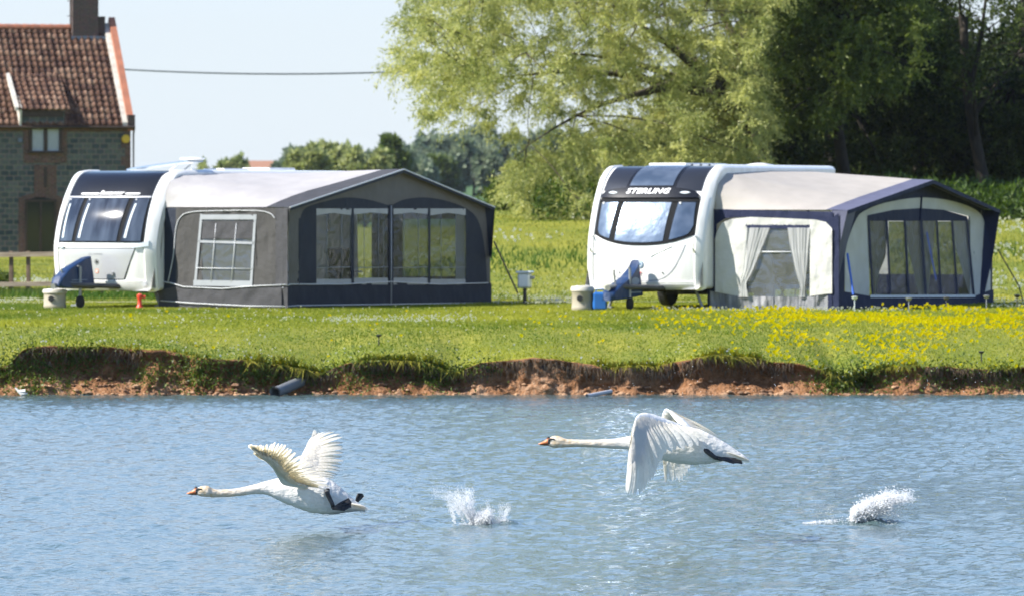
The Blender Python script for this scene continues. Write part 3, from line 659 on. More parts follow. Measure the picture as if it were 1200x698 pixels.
def hX(px, depth=0.0):           # local x of a photo column on the front wall (wall plane local y = depth)
    # world X = hx + x c - y s ; world Y = HYY + x s + y c
    k = (px-600)/F; s_ = math.sin(PHI); return (k*(HYY+depth*c15)-hx+depth*s_)/(c15-k*s_)
def hZ(py, x=0, depth=0.0):
    Yw = HYY+x*math.sin(PHI)+depth*c15; return HC-(py-HY)*Yw/F-hb
eav = hZ(147); W_L = -13.0; DEP = 6.8; rid = hZ(34, 0, DEP/2)
# wall with gable ends, one closed shell
mb = MB(); xr = 0.0
prof_g = [(0, -.3), (DEP, -.3), (DEP, eav), (DEP/2, rid-.08), (0, eav)]
mb.prism(prof_g, lambda p, t: (t, p[0], p[1]), W_L, xr)
mb.build('wall', M_stone, house)
def trim(name, x0, x1, z0, z1, m, d=.02, parent=None, y=0):
    q = MB(); q.box(((x0+x1)/2, y-d/2-.002, (z0+z1)/2), (x1-x0, d, z1-z0)); return q.build(name, m, parent or house)
trim('brick_band', W_L, hX(153), eav-.22, eav+.02, M_brick, .03)
q = MB()
for k in range(14):
    z = eav-.22-.3*k; wq = .34 if k % 2 else .20
    if z-.3 > -.2: q.box((-wq/2, -.008, z-.15), (wq, .012, .296))
q.build('brick_quoins', M_brick, house)
# first-floor window
def wX(a): return hX(a)
x0, x1 = hX(34), hX(72); z0, z1 = hZ(180), hZ(136)
trim('brick_surround', x0-.2, x1+.2, z0-.35, eav-.21, M_brick, .022)
fr_ = MB()
fr_.box(((x0+x1)/2, -.05, z1-.05), (x1-x0, .08, .10)); fr_.box(((x0+x1)/2, -.06, z0+.04), (x1-x0+.1, .12, .08))
for xx in (x0+.05, (x0+x1)/2, x1-.05): fr_.box((xx, -.052, (z0+z1)/2), (.13 if abs(xx-(x0+x1)/2) < .01 else .10, .075, z1-z0-.18))
win = trim('window', x0+.02, x1-.02, z0+.03, z1-.03, M_net, .012, y=-.022); fr_.build('frame', M_frame, win)
# brick panel with slit between the openings, arched doorway below
trim('brick_panel', hX(40), hX(66), hZ(236), hZ(182)-.36, M_brick, .021)
trim('slit', hX(51), hX(55), hZ(220), hZ(196), M_frame, .006, y=-.023)
dx0, dx1 = hX(29), hX(66); dz1 = hZ(236); q = MB()
def arch(x0, x1, zt, rise, z0, n=12):
    return [(x0, z0), (x1, z0)]+[(x1+(x0-x1)*i/n, zt+rise*(1-(2*i/n-1)**2)) for i in range(n+1)]
q.prism(arch(dx0-.22, dx1+.22, dz1+.12, .18, 0), lambda p, t: (p[0], t, p[1]), -.024, -.002); q.build('brick_arch', M_brick, house)
q = MB(); q.prism(arch(dx0, dx1, dz1, .14, 0), lambda p, t: (p[0], t, p[1]), -.034, -.028); dor = q.build('patio_door', M_gl, house)
q = MB()
for xx in (dx0+.04, (dx0+dx1)/2, dx1-.04): q.box((xx, -.05, dz1/2), (.08, .03, dz1))
q.box(((dx0+dx1)/2, -.05, dz1+.02), (dx1-dx0, .028, .09)); q.build('frame', M_frame, dor)
# pantiled roof: rolls across, courses down the slope
def tileroof(x0, x1, y0, z0, y1, z1, name, m, parent, cw_=.235, ch=.30, thick=.05):
    L = math.hypot(y1-y0, z1-z0); nc = int(round((x1-x0)/cw_)); nrw = int(round(L/ch)); dy, dz = (y1-y0)/L, (z1-z0)/L; ny, nz = -dz, dy
    if nz < 0: ny, nz = -ny, -nz
    V = []; Fq = []; T = []; pr = np.random.default_rng(int(abs(x0*10))+3); ph = np.linspace(0, 1, 9)
    prof = np.where(ph < .55, .045*np.sin(ph/.55*math.pi), -.014*np.sin((ph-.55)/.45*math.pi))
    for r_ in range(nrw):
        for c_ in range(nc):
            b = len(V); t = pr.random(); jz = pr.normal(0, .004)
            for (s_, lift) in ((0, .034), (1.06, .0)):
                for k in range(9):
                    l_ = (r_+s_)*L/nrw; h_ = prof[k]+lift+jz+.012
                    V.append((x0+(c_+ph[k])*(x1-x0)/nc, y0+dy*l_+ny*h_, z0+dz*l_+nz*h_)); T.append(t)
            for k in range(9): 
                l_ = r_*L/nrw; h_ = prof[k]+.0+jz-.012; V.append((x0+(c_+ph[k])*(x1-x0)/nc, y0+dy*l_+ny*h_, z0+dz*l_+nz*h_)); T.append(t)
            for k in range(8): Fq.append((b+k, b+k+1, b+9+k+1, b+9+k)); Fq.append((b+18+k, b+18+k+1, b+k+1, b+k))
    return np_mesh(name, V, np.array(Fq), m, parent, tint=T, smooth=False)
def tilemat():
    m = bpy.data.materials.new('pantiles'); m.use_nodes = True; nt = m.node_tree; N = nt.nodes; L = nt.links; p = N['Principled BSDF']; p.inputs['Roughness'].default_value = .8; p.inputs['Specular IOR Level'].default_value = .25
    a = N.new('ShaderNodeAttribute'); a.attribute_name = 'tint'; r = N.new('ShaderNodeValToRGB'); cr = r.color_ramp
    cr.elements[0].color = (.09, .048, .036, 1); cr.elements[1].color = (.25, .16, .11, 1); e = cr.elements.new(.5); e.color = (.16, .085, .055, 1)
    L.new(a.outputs['Fac'], r.inputs[0]); tc = N.new('ShaderNodeTexCoord'); n = N.new('ShaderNodeTexNoise'); n.inputs['Scale'].default_value = 5; n.inputs['Detail'].default_value = 6; L.new(tc.outputs['Object'], n.inputs[0])
    r2 = N.new('ShaderNodeValToRGB'); r2.color_ramp.elements[0].position = .4; r2.color_ramp.elements[0].color = (.55, .5, .48, 1); r2.color_ramp.elements[1].position = .65; r2.color_ramp.elements[1].color = (1.1, 1.1, 1.1, 1); L.new(n.outputs['Fac'], r2.inputs[0])
    mx = N.new('ShaderNodeMix'); mx.data_type = 'RGBA'; mx.blend_type = 'MULTIPLY'; mx.inputs[0].default_value = 1; L.new(r.outputs[0], mx.inputs[6]); L.new(r2.outputs[0], mx.inputs[7]); L.new(mx.outputs[2], p.inputs['Base Color']); return m
M_tile = tilemat()
rf = MB(); rf.prism([(-.12, eav-.10), (DEP/2, rid-.06), (DEP/2, rid-.0), (-.12, eav-.03)], lambda p, t: (t, p[0], p[1]), W_L, -.30)
rf.prism([(DEP+.12, eav-.10), (DEP/2+.003, rid-.06), (DEP/2+.003, rid-.0), (DEP+.12, eav-.03)], lambda p, t: (t, p[0], p[1]), W_L, -.30)
roof = rf.build('roof', M_tile, house)
tileroof(-11.75, -.32, -.16, eav-.02, DEP/2, rid, 'pantiles', M_tile, roof)
q = MB()
for k in range(38): q.lathe((-.55-k*.32, DEP/2, rid+.03), [(.11, -.16), (.13, -.155), (.115, .155), (.11, .16)], 10, 'X')
q.build('ridge_tiles', M_coping, roof)
# parapet gable: mortar fillet, brick edge
q = MB(); q.prism([(-.10, eav-.05), (DEP/2, rid+.02), (DEP/2, rid+.20), (-.10, eav+.10)], lambda p, t: (t, p[0], p[1]), -.31, -.13); q.build('mortar_verge', M_mortar, roof)
q = MB(); q.prism([(-.14, eav-.2), (DEP/2, rid-.1), (DEP+.14, eav-.2), (DEP+.14, eav+.2), (DEP/2, rid+.42), (-.14, eav+.2)], lambda p, t: (t, p[0], p[1]), -.125, .10); q.build('gable_coping', M_coping, roof)
q = MB(); q.box((0, -.03, eav+.12), (.26, .3, .5)); q.build('kneeler', M_brickd, roof)
# chimney
cx0, cx1 = hX(85, DEP/2-.3), hX(115, DEP/2-.3); zc = hZ(42, 0, DEP/2-.3)
q = MB(); q.box(((cx0+cx1)/2, DEP/2-.05, zc+1.0), (cx1-cx0, .62, 3.0)); q.box(((cx0+cx1)/2, DEP/2-.05, zc+2.35), (cx1-cx0+.1, .72, .12)); ch = q.build('chimney', M_brickd, roof)
q = MB(); q.box((cx1+.14, DEP/2-.05, hZ(35, 0, 3.1)), (.26, .4, .95)); q.build('chimney_shoulder', M_brickd, ch)
q = MB(); q.box(((cx0+cx1)/2+.12, DEP/2-.40, zc-.18), (cx1-cx0+.35, .06, .30)); q.build('lead_flashing', M_lead, ch)
q = MB(); bx = cx0-.05; q.tube([(bx, DEP/2-.2, zc+.3), (bx, DEP/2-.2, zc+2.2)], .02, 6)
for zz_ in (.7, 1.25): q.tube([(bx-.14, DEP/2-.25, zc+zz_), (bx+.14, DEP/2-.2, zc+zz_)], .015, 6)
q.build('aerial_bracket', M_frame, ch)
# dormer: catslide over the window
d0, d1 = hX(13), hX(80); yb_ = 1.75; zt = eav+.03+(rid-eav)/(DEP/2)*yb_; zf = hZ(129)
q = MB(); q.prism([(-.10, eav-.15), (yb_, zt-.02), (-.10, zf)], lambda p, t: (t, p[0], p[1]), d0+.32, d1-.15); dm = q.build('dormer', M_stone, house)
q = MB(); q.box(((d0+d1)/2+.08, -.135, (zf+z1)/2-.0), (x1-x0+.3, .05, zf-z1+.1)); q.build('fascia', M_frame, dm)
dr = tileroof(d0+.2, d1, -.30, zf-.02, yb_, zt+.02, 'dormer_roof', M_tile, dm)
q = MB(); q.prism([(-.3, zf-.05), (-.3, zf+.08), (yb_-.4, zt-.12), (yb_, zt+.06), (yb_, zt-.04)], lambda p, t: (t, p[0], p[1]), d0+.10, d0+.24)
q.prism([(-.2, eav-.05), (-.3, zf+.05), (yb_, zt-.02)], lambda p, t: (t, p[0], p[1]), d0+.26, d0+.34); q.build('white_verge', M_mortar, dm)
# gutter, downpipe, alarm bell, lamp
q = MB(); q.tube([(W_L, -.22, eav-.08), (.12, -.22, eav-.08)], .05, 8); q.build('gutter', M_frame, house)
q = MB(); q.tube([(.10, -.2, eav-.1), (.10, -.03, eav-.3), (.10, -.03, 0)], .035, 8); q.build('downpipe', M_frame, house)
q = MB(); q.lathe((hX(147), -.06, hZ(163)), [(.13, -.06), (.155, -.03), (.155, .03), (.10, .05)], 14, 'Y'); tag(q.build('alarm_box', mat('alarm yellow', (.65, .42, .04), rough=.4), house), 'round yellow alarm box')
q = MB(); q.box((hX(23), -.06, hZ(165)), (.15, .12, .14)); q.build('wall_lamp', M_lead, house)

# red-roofed barn far off
zg = float(ground_z(WX(322, 690), 690)); q = thing('far_barn', 'distant barn with orange red roof among the far trees', 'barn', (WX(322, 690), 690, zg))
a_ = MB(); a_.box((0, 0, 1.6), (6, 4, 3.2)); a_.build('wall', mat('barn wall', (.4, .33, .27)), q)
hh_ = WZ(188.5, 690)-zg; a_ = MB(); a_.prism([(-2.4, 3.2), (2.4, 3.2), (0, hh_)], lambda p, t: (t, p[0], p[1]), -3.3, 3.3); a_.build('roof', mat('barn roof', (.30, .16, .10)), q)

# overhead cable across the sky
q = MB(); p0 = W(20, 81, 240); p1 = W(760, 76, 190); q.tube([p0.lerp(p1, t)-Vector((0, 0, .5*math.sin(math.pi*t)-.25)) for t in np.linspace(0, 1, 24)], .03, 5)
tag(q.build('overhead_cable', mat('cable', (.02, .03, .03))), 'thin dark cable crossing the sky between the house and the willow', 'cable')

# ------------------------------------------------------------------ wooden fence
M_wood = mat('weathered wood', (.22, .17, .12), (.38, .31, .22), scale=5, stretch=(.4, 1, 3), rough=.9)
M_woodd = mat('post wood', (.10, .07, .045), (.17, .12, .08), scale=7, rough=.9)
FY = 125.0; fx = WX(33, FY); fz = float(ground_z(fx, FY))
fence = thing('post_and_rail_fence', 'weathered wooden post and rail fence left of the first caravan', 'fence', (fx, FY, fz))
for zc_, nm in ((WZ(298.5, FY)-fz, 'rail'), (WZ(333, FY)-fz, 'rail')):
    q = MB(); g_ = [[(x, -.06+dy, zc_+dz+.012*math.sin(x*1.3)) for (dy, dz) in ((0, -.045), (0, .045), (.06, .05), (.06, -.04), (0, -.045))] for x in np.arange(-9, 4.6, .45)]; q.sheet(g_); q.build(nm, M_wood, fence)
for px in (-60, -23, 13, 33, 72, 120):
    q = MB(); x = WX(px, FY)-fx; q.box((x, .045, .42), (.085, .09, .98), bev=.01); q.build('post', M_woodd, fence)
# strimmed darker weeds along the fence
n = 9000; gx = rng.uniform(-19, -9.2, n); gy = 124.9+rng.normal(0, .5, n); V, Fc = blades(np.column_stack([gx, gy, ground_z(gx, gy)]), .05+.14*rng.random(n), .02+.02*rng.random(n), np.full(n, .35))
tag(np_mesh('fence_grass', V, Fc, M_nett, tint=np.repeat(rng.random(n), 3)), kind='stuff', label='uncut darker grass growing under the wooden fence', cat='grass')

# ------------------------------------------------------------------ caravans and awnings
M_white = mat('caravan white', (.80, .80, .78), (.70, .70, .67), rough=.28, scale=2.5, coat=.4, detail=8, stretch=(3, 3, .5))
M_side = mat('caravan side', (.70, .71, .72), rough=.32, coat=.3)
M_silver = mat('silver panel', (.55, .56, .58), rough=.32, metal=.35, coat=.3)
M_navyp = mat('gloss charcoal', (.010, .011, .013), rough=.25, coat=.25)
M_rband = mat('graphite panel', (.05, .055, .065), rough=.30, metal=.6, coat=.3)
M_win1 = mat('tinted window', (.02, .026, .038), (.07, .088, .12), rough=.07, scale=1.6, coat=.6, stretch=(3, 1, .6))
M_win2 = mat('silver blinds', (.09, .13, .19), (.19, .24, .31), rough=.25, metal=.55, scale=2.5, bump=.012, bscale=3.2, detail=2)
M_seal = mat('rubber seal', (.008, .009, .011), rough=.8, spec=.2)
M_black = mat('black plastic', (.02, .02, .022), rough=.5)
M_chass = mat('chassis steel', (.05, .05, .055), (.10, .10, .10), rough=.6)
M_galv = mat('galvanised steel', (.30, .31, .32), rough=.45, metal=.6)
M_tyre = mat('tyre', (.02, .02, .02), rough=.85)
M_cover = mat('blue cover', (.004, .026, .085), (.006, .034, .11), rough=.55, scale=3, bump=.03, bscale=5)
M_print = mat('pale print', (.45, .52, .60))
M_lens = mat('lamp lens', (.62, .68, .70), rough=.1, coat=.8)
M_beige = mat('beige plastic', (.38, .34, .26), (.32, .29, .22), rough=.5, scale=6)
M_blueb = mat('blue plastic', (.02, .12, .38), rough=.35)
M_red = mat('red plastic', (.60, .05, .025), rough=.4)
M_letw = mat('white lettering', (.85, .85, .85))
M_letg = mat('grey lettering', (.20, .21, .23))
M_wall_in = mat('lining', (.5, .5, .48))

class Car:
    """local frame: u to the awning side, v backwards along the caravan, z up"""
    def __init__(s, px, Y, th, prof, L, hw):
        s.Y = Y; s.th = th; s.c = math.cos(th); s.s = math.sin(th); s.X = WX(px, Y); s.G = float(ground_z(s.X, Y)); s.hw = hw; s.L = L; s.k = hw/1.15; s.cv = .25
        P = np.array(prof, float)            # (v, z) from bottom of the front to the roof
        t = np.linspace(0, 1, len(P)); tt = np.linspace(0, 1, 200)
        # Catmull-Rom smooth
        out = []
        for i in range(len(P)-1):
            p0 = P[max(i-1, 0)]; p1 = P[i]; p2 = P[i+1]; p3 = P[min(i+2, len(P)-1)]
            for u in np.linspace(0, 1, 14, endpoint=False): out.append(.5*((2*p1)+(-p0+p2)*u+(2*p0-5*p1+4*p2-p3)*u*u+(-p0+3*p1-3*p2+p3)*u**3))
        out.append(P[-1]); s.P = np.array(out); d = np.linalg.norm(np.diff(s.P, axis=0), axis=1); s.q = np.concatenate([[0], np.cumsum(d)])
    def qz(s, z): return float(np.interp(z, s.P[:, 1], s.q))
    def qv(s, v): 
        i = np.argmax(s.P[:, 1] > 2.2); return float(np.interp(v, s.P[i:, 0], s.q[i:]))
    def pn(s, q):
        q = max(0, min(q, s.q[-1])); v = np.interp(q, s.q, s.P[:, 0]); z = np.interp(q, s.q, s.P[:, 1]); e = .02
        a = min(s.q[-1], q+e); b = max(0, q-e)
        dv = np.interp(a, s.q, s.P[:, 0])-np.interp(b, s.q, s.P[:, 0]); dz = np.interp(a, s.q, s.P[:, 1])-np.interp(b, s.q, s.P[:, 1]); l = math.hypot(dv, dz)
        return v, z, -dz/l, dv/l             # normal points forwards (-v) and up
    def curve(s, u): return s.cv*(min(1, abs(u)/s.hw))**3.2
    def pt(s, u, q, off=0):
        v, z, nv, nz = s.pn(q); k = s.curve(u)*max(0, -nv)
        return Vector((u, v+k+nv*off, z+nz*off))
    def ps(s, u, q, off=0): return s.pt(u*s.k, q, off)
    def patch(s, name, fn, m, parent, off, ns=10, nt=10, thick=.02, smooth=True):
        """fn(a, b) -> (u, q); a sheet on the front surface, off proud of it"""
        g = []; h = {}
        for i in range(nt+1):
            r = []
            for j in range(ns+1):
                u, q = fn(j/ns, i/nt); r.append(s.ps(u, q, off)); h[(i, j)] = s.ps(u, q, off-thick)-r[-1]
            g.append(r)
        mb = MB(); mb.slab(g, lambda i, j: h[(i, j)]); return mb.build(name, m, parent, auto=40)
    # inverse mapping from the photo
    def on_u(s, px, py, U):
        k = (px-600)/F; v = (k*(s.Y-U*s.s)-s.X-U*s.c)/(s.s-k*s.c); Yw = s.Y-U*s.s+v*s.c; return v, HC-(py-HY)*Yw/F-s.G
    def on_v(s, px, py, V):
        k = (px-600)/F; u = (k*(s.Y+V*s.c)-s.X-V*s.s)/(s.c+k*s.s); Yw = s.Y-u*s.s+V*s.c; return u, HC-(py-HY)*Yw/F-s.G
    def on_front(s, px, py, off=0):
        """(u, q) of a photo point on the front surface"""
        u = 0; z = 1.
        for _ in range(40):
            q = s.qz(z) if z < s.P[:, 1].max() else s.q[-1]; p = s.pt(u, q, off); u, z = s.on_v(px, py, p.y)
        return u, s.qz(min(z, s.P[:, 1].max()))
    def root(s, name, label, cat, group=None): return thing(name, label, cat, (s.X, s.Y, s.G), -s.th, group)
    def wpos(s, u, v): return (s.X+u*s.c+v*s.s, s.Y-u*s.s+v*s.c, s.G)

M_print.node_tree.nodes['Principled BSDF'].inputs['Base Color'].default_value = (.2, .26, .34, 1)
def text_on(car, name, txt, m, parent, u0, u1, q0, q1, off, shear=.25, bold=0.0, space=1.0):
    cu = bpy.data.curves.new('lettering', 'FONT'); cu.body = txt; cu.size = 1; cu.shear = shear; cu.offset = bold; cu.space_character = space; cu.resolution_u = 3
    o = bpy.data.objects.new('lettering', cu); COL.objects.link(o); bpy.context.view_layer.update()
    me = o.to_mesh(); vs = np.array([v.co[:] for v in me.vertices]); fs = [tuple(p.vertices) for p in me.polygons]; o.to_mesh_clear(); bpy.data.objects.remove(o)
    a, b = vs.min(0), vs.max(0); V = [car.ps(u0+(x-a[0])/(b[0]-a[0])*(u1-u0), q0+(y-a[1])/(b[1]-a[1])*(q1-q0), off) for x, y, z in vs]
    mb = MB(); mb.add(V, fs); return mb.build(name, m, parent)

def caravan_body(c, root, mside):
    """white shell: front profile, roof, back, underside, rounded side edges"""
    ztop = c.P[-1][1]; loop = [tuple(p) for p in c.P[::2]]
    if tuple(c.P[-1]) not in loop: loop.append(tuple(c.P[-1]))
    L = c.L; loop += [(L-.5, ztop-.01), (L-.18, ztop-.10), (L-.04, ztop-.35), (L, 1.2), (L-.02, .42)]
    P = np.array(loop); n = len(P); pr = np.roll(P, 1, 0); nx = np.roll(P, -1, 0); d = nx-pr; d /= np.linalg.norm(d, axis=1, keepdims=True)+1e-9
    N = np.stack([-d[:, 1], d[:, 0]], 1)      # outward for this winding
    r = .07; us = []; 
    for a in (0, .3, .6, .85, 1): us.append((-c.hw+r*(1-math.sin(a*math.pi/2)), r*(1-math.cos(a*math.pi/2))))
    us = [( -c.hw+r*(1-math.sin(a*math.pi/2)), r*(1-math.cos(a*math.pi/2))) for a in (1, .75, .5, .25, 0)]
    us += [(x, 0) for x in np.linspace(-c.hw+r, c.hw-r, 14)[1:-1]]
    us += [(-u_, e) for u_, e in reversed(us[:5])]
    g = []
    for (u_, e) in us:
        row = []
        for i in range(n):
            k = c.curve(u_)*max(0, -N[i, 0]) if P[i, 0] < 2 else 0
            row.append((u_, P[i, 0]+k-N[i, 0]*e, P[i, 1]-N[i, 1]*e))
        g.append(row+[row[0]])
    mb = MB(); mb.sheet(g); mb.add([p for p in g[0][:-1]], [tuple(range(n))]); mb.add([p for p in g[-1][:-1]], [tuple(range(n-1, -1, -1))])
    return mb.build('body', M_white, root, auto=35)
def arch_frame(c, root, sg, w, v_end, out=.03, q0=0.0):
    """raised white moulding following the front corner and the edge of the roof"""
    g = []; qs = np.linspace(q0, c.q[-1], 44); prof = [(w, -.02), (w, out*.6), (w*.88, out), (.10, out), (.02, out*.6), (-.028, -.02), (-.028, -.16), (.01, -.16)]
    for q in qs: g.append([c.pt(sg*(c.hw-a), q, o) for a, o in prof])
    vl = c.P[-1][0]
    for v in np.linspace(vl+.1, v_end, 8): g.append([Vector((sg*(c.hw-a), v, c.P[-1][1]+o)) for a, o in prof])
    mb = MB(); mb.sheet(g); mb.add(g[0], [tuple(range(len(prof)))]); mb.add(g[-1], [tuple(range(len(prof)))]); return mb.build('side_moulding', M_white, root, auto=40)
def running_gear(c, root):
    q = MB()
    for sg in (-1, 1):
        q.box((sg*.55, c.L/2+.2, .36), (.07, c.L-.6, .14)); q.tube([(sg*.52, .3, .38), (sg*.06, -1.05, .42)], .045, 8)
    q.box((0, c.L*.52, .30), (1.9, .10, .10)); q.box((0, 1.2, .40), (1.9, 1.2, .06)); q.box((.3, 2.2, .33), (1.2, .7, .18)); q.build('chassis', M_chass, root)
    q = MB(); q.tube([(0, -1.0, .42), (0, -1.32, .42), (0, -1.42, .40)], [.045, .04, .055], 8); q.tube([(0, -1.1, .47), (0, -1.15, .72)], .018, 6); q.build('tow_hitch', M_galv, root)
    q = MB(); q.tube([(.12, -.72, .75), (.12, -.72, .14)], .026, 8); q.tube([(.12, -.72, .75), (.12, -.80, .76)], .012, 6); jk = q.build('jockey_wheel', M_galv, root)
    q = MB(); q.lathe((.12, -.72, .115), [(.06, -.035), (.105, -.03), (.115, 0), (.105, .03), (.06, .035)], 18, 'X'); q.build('tyre', M_tyre, jk)
    for sg in (-1, 1):
        for v in ((c.L*.52,) ):
            q = MB(); q.lathe((sg*(c.hw-.16), v, .33), [(.20, -.10), (.31, -.09), (.33, -.05), (.33, .05), (.31, .09), (.20, .10)], 28, 'X'); w_ = q.build('wheel', M_tyre, root)
            q = MB(); q.lathe((sg*(c.hw-.055), v, .33), [(.03, .01), (.17, 0), (.2, -.03)], 20, 'X'); q.build('rim', M_silver, w_)
        for v in (.7, c.L-.6):
            q = MB(); q.tube([(sg*.75, v, .42), (sg*.92, v, .04)], .028, 6); q.box((sg*.93, v, .02), (.16, .12, .04)); q.build('corner_steady', M_galv, root)
    # far side and rear windows
    for sg, vs in ((-1, (1.2, 3.4, 5.2)), (1, (3.1, 5.2))):
        for v in vs:
            q = MB(); q.box((sg*(c.hw+.012), v+.55, 1.62), (.024, 1.1, .55), bev=.01); q.build('side_window', M_win1, root)

# ---- first caravan
C1 = Car(113.5, 110.0, R(30), [(.14, .30), (.05, .45), (.0, .85), (.0, 1.14), (.14, 1.6), (.36, 2.0), (.62, 2.30), (.88, 2.44), (1.2, 2.485)], 7.4, 1.10)
cv = C1.root('caravan', 'white and silver touring caravan with dark sunroof band, beside the dark grey awning', 'caravan')
caravan_body(C1, cv, M_side)
arch_frame(C1, cv, 1, .15, 7.2, .035, 0.0); arch_frame(C1, cv, -1, .16, 1.5, .035, 0.0)
def between(l0, l1, r0, r1, q0f, q1f):
    def fn(a, b):
        ul = l0+(l1-l0)*b; ur = r0+(r1-r0)*b; u = ul+(ur-ul)*a; return u, q0f(a)+(q1f(a)-q0f(a))*b
    return fn
kq = lambda v: (lambda a: v)
c = C1; Qw0, Qw1, Qt = c.qz(1.20), c.qz(1.98), c.q[-1]
wp = c.patch('window_surround', between(-.97, -.94, .97, .94, kq(Qw0-.02), kq(Qw1+.02)), M_seal, cv, .012, 16, 12)
c.patch('roof_band', between(-.96, -.96, .93, .93, kq(Qw1+.05), kq(Qt)), M_navyp, cv, .014, 18, 14)
c.patch('trim_strip', between(-.96, -.96, .93, .93, kq(Qw1+.015), kq(Qw1+.045)), M_silver, cv, .022, 16, 1)
for (a0, a1, b0, b1) in ((-.93, -.92, -.60, -.53), (-.50, -.43, .44, .51), (.54, .62, .92, .92)):
    w_ = c.patch('front_window', between(a0, a1, b0, b1, kq(Qw0), kq(Qw1)), M_win1, cv, .026, 8, 8)
    c.patch('blind_edge', between(a0+.05, a1+.05, a0+.10, a1+.085, kq(Qw0+.06), kq(Qw1-.12)), M_lens, w_, .031, 2, 6, .004)
    q = MB(); p_ = c.ps(a1+.05, Qw1-.03, .03); q.lathe(p_, [(.012, -.01), (.018, 0), (.012, .01)], 8, 'Y'); q.build('catch', M_letw, w_)
# locker lid, lamps, bumper
c.patch('locker_lid', between(-.70, -.86, .58, .82, lambda a: c.qz(.52), lambda a: c.qz(1.07)), M_silver, cv, .012, 14, 8)
c.patch('locker_shadow_gap', between(-.715, -.875, .595, .835, lambda a: c.qz(.505), lambda a: c.qz(1.085)), M_seal, cv, .006, 14, 8, .01)
for sg in (-1, 1):
    f_ = (lambda a, b, sg=sg: (sg*(.80+.28*a), c.qz(1.075)+(.02+.065*a)+(b-.5)*(.04+.06*a)))
    c.patch('marker_lamp', f_, M_lens, cv, .052, 6, 4, .03)
c.patch('bumper', between(-1.02, -1.06, 1.02, 1.06, lambda a: c.qz(.33), lambda a: c.qz(.49)), M_white, cv, .03, 16, 4, .05)
q = MB(); p_ = c.ps(.98, c.qz(.44), .035); q.lathe(p_, [(.05, -.02), (.055, 0), (.04, .008)], 14, 'Y'); q.build('bumper_cap', M_silver, cv)
# lettering
u0_, q0_ = c.on_front(116.5, 226.6); u1_, _ = c.on_front(147, 224)
text_on(c, 'lettering', 'Buccaneer', M_letw, cv, -.20, .36, c.qz(2.035)+.01, c.qz(2.10)+.02, .026, .35, .02)
c.patch('badge_stripe', between(-.66, -.64, -.23, -.21, kq(c.qz(2.05)), kq(c.qz(2.075))), M_letw, cv, .024, 3, 1, .01)
c.patch('badge_stripe', between(.38, .40, .68, .70, kq(c.qz(2.05)), kq(c.qz(2.075))), M_letw, cv, .024, 3, 1, .01)
text_on(c, 'lettering', 'CLIPPER', M_letg, cv, -.17, .14, c.qz(.955), c.qz(.985), .016, .2, 0, 1.3)
def disc(c, name, u, z, r, m, parent, off, n=18, inner=None):
    mb = MB(); q0 = c.qz(z); vs = [c.ps(u, q0, off)]+[c.ps(u+r*math.cos(2*math.pi*k/n), q0+r*math.sin(2*math.pi*k/n), off) for k in range(n)]
    mb.add(vs, [(0, k+1, (k+1) % n+1) for k in range(n)]); return mb.build(name, m, parent)
b_ = disc(c, 'badge', 0.0, .83, .05, M_galv, cv, .018); disc(c, 'badge_centre', 0.01, .83, .022, M_navyp, b_, .021)
M_org = mat('orange sticker', (.75, .25, .12)); b_ = disc(c, 'sticker', 0.0, .66, .042, M_org, cv, .018); disc(c, 'sticker_centre', 0.0, .66, .026, M_letw, b_, .021); disc(c, 'sticker_mark', 0.0, .66, .012, M_org, b_, .023)
q = MB(); p_ = c.ps(.36, c.qz(.62), .03); q.box(p_, (.05, .02, .07), bev=.006); q.build('locker_latch', M_galv, cv)
running_gear(c, cv)
# things on its roof
q = MB(); q.box((.1, 1.25, 2.50), (.5, .3, .04)); 
q = MB(); zr = c.P[-1][1]
g_ = [[(-.35+1.35*a, 1.5+.55*b, zr+.02+.16*a**.8) for a in np.linspace(0, 1, 8)] for b in np.linspace(0, 1, 4)]
q.slab(g_, lambda i, j: Vector((0, 0, .03))); lid = q.build('raised_roof_light', mat('acrylic lid', (.20, .27, .36), rough=.1, coat=.5), cv, auto=40)
for sv in (1.55, 2.0): q = MB(); q.tube([(.55, sv, zr), (.75, sv, zr+.13)], .010, 6); q.build('stay', M_letw, lid)
q = MB(); av, az = 2.75, 0; q.lathe((-.0, 3.2, zr), [(.07, 0), (.05, .03), (.02, .06), (.02, .20), (.05, .22)], 12); an = q.build('television_aerial', M_white, cv)
q = MB(); q.lathe((.0, 3.2, zr+.245), [(.05, -.03), (.20, -.02), (.25, 0), (.22, .02), (.05, .035)], 24); q.build('disc', M_white, an)
for (v, w_, l_, h_) in ((3.9, .5, .9, .07), (5.4, .65, .95, .09)):
    q = MB(); q.box((.3, v, zr+h_/2), (w_, l_, h_), bev=.03); q.build('roof_vent', M_white, cv)

# ---- second caravan
C2 = Car(750, 107.9, R(25), [(.10, .36), (.02, .50), (.0, .87), (.04, 1.25), (.24, 1.79), (.52, 2.22), (.80, 2.44), (1.07, 2.54), (1.35, 2.56)], 6.7, 1.13)
c = C2
cv2 = c.root('caravan', 'white touring caravan with silver covered front windows, beside the navy and cream awning', 'caravan')
caravan_body(c, cv2, M_side)
arch_frame(c, cv2, 1, .13, 6.5, .045); arch_frame(c, cv2, -1, .13, 1.5, .035)
zA, zB = 1.94, 1.30
def bottomq(a): u = -1+2*a; return c.qz(1.165)+.20*abs(u)**2.4
Qt = c.q[-1]
def fullw(q0, q1, m, nm, off, par=cv2, l=-.97, r=.97, **k):
    return c.patch(nm, lambda a, b: (l+(r-l)*a, q0(a)+(q1(a)-q0(a))*b), m, par, off, 20, 12, **k)
sur = fullw(lambda a: bottomq(a)-.025, lambda a: c.qz(zA), M_seal, 'window_surround', .012, l=-1.0, r=1.0)
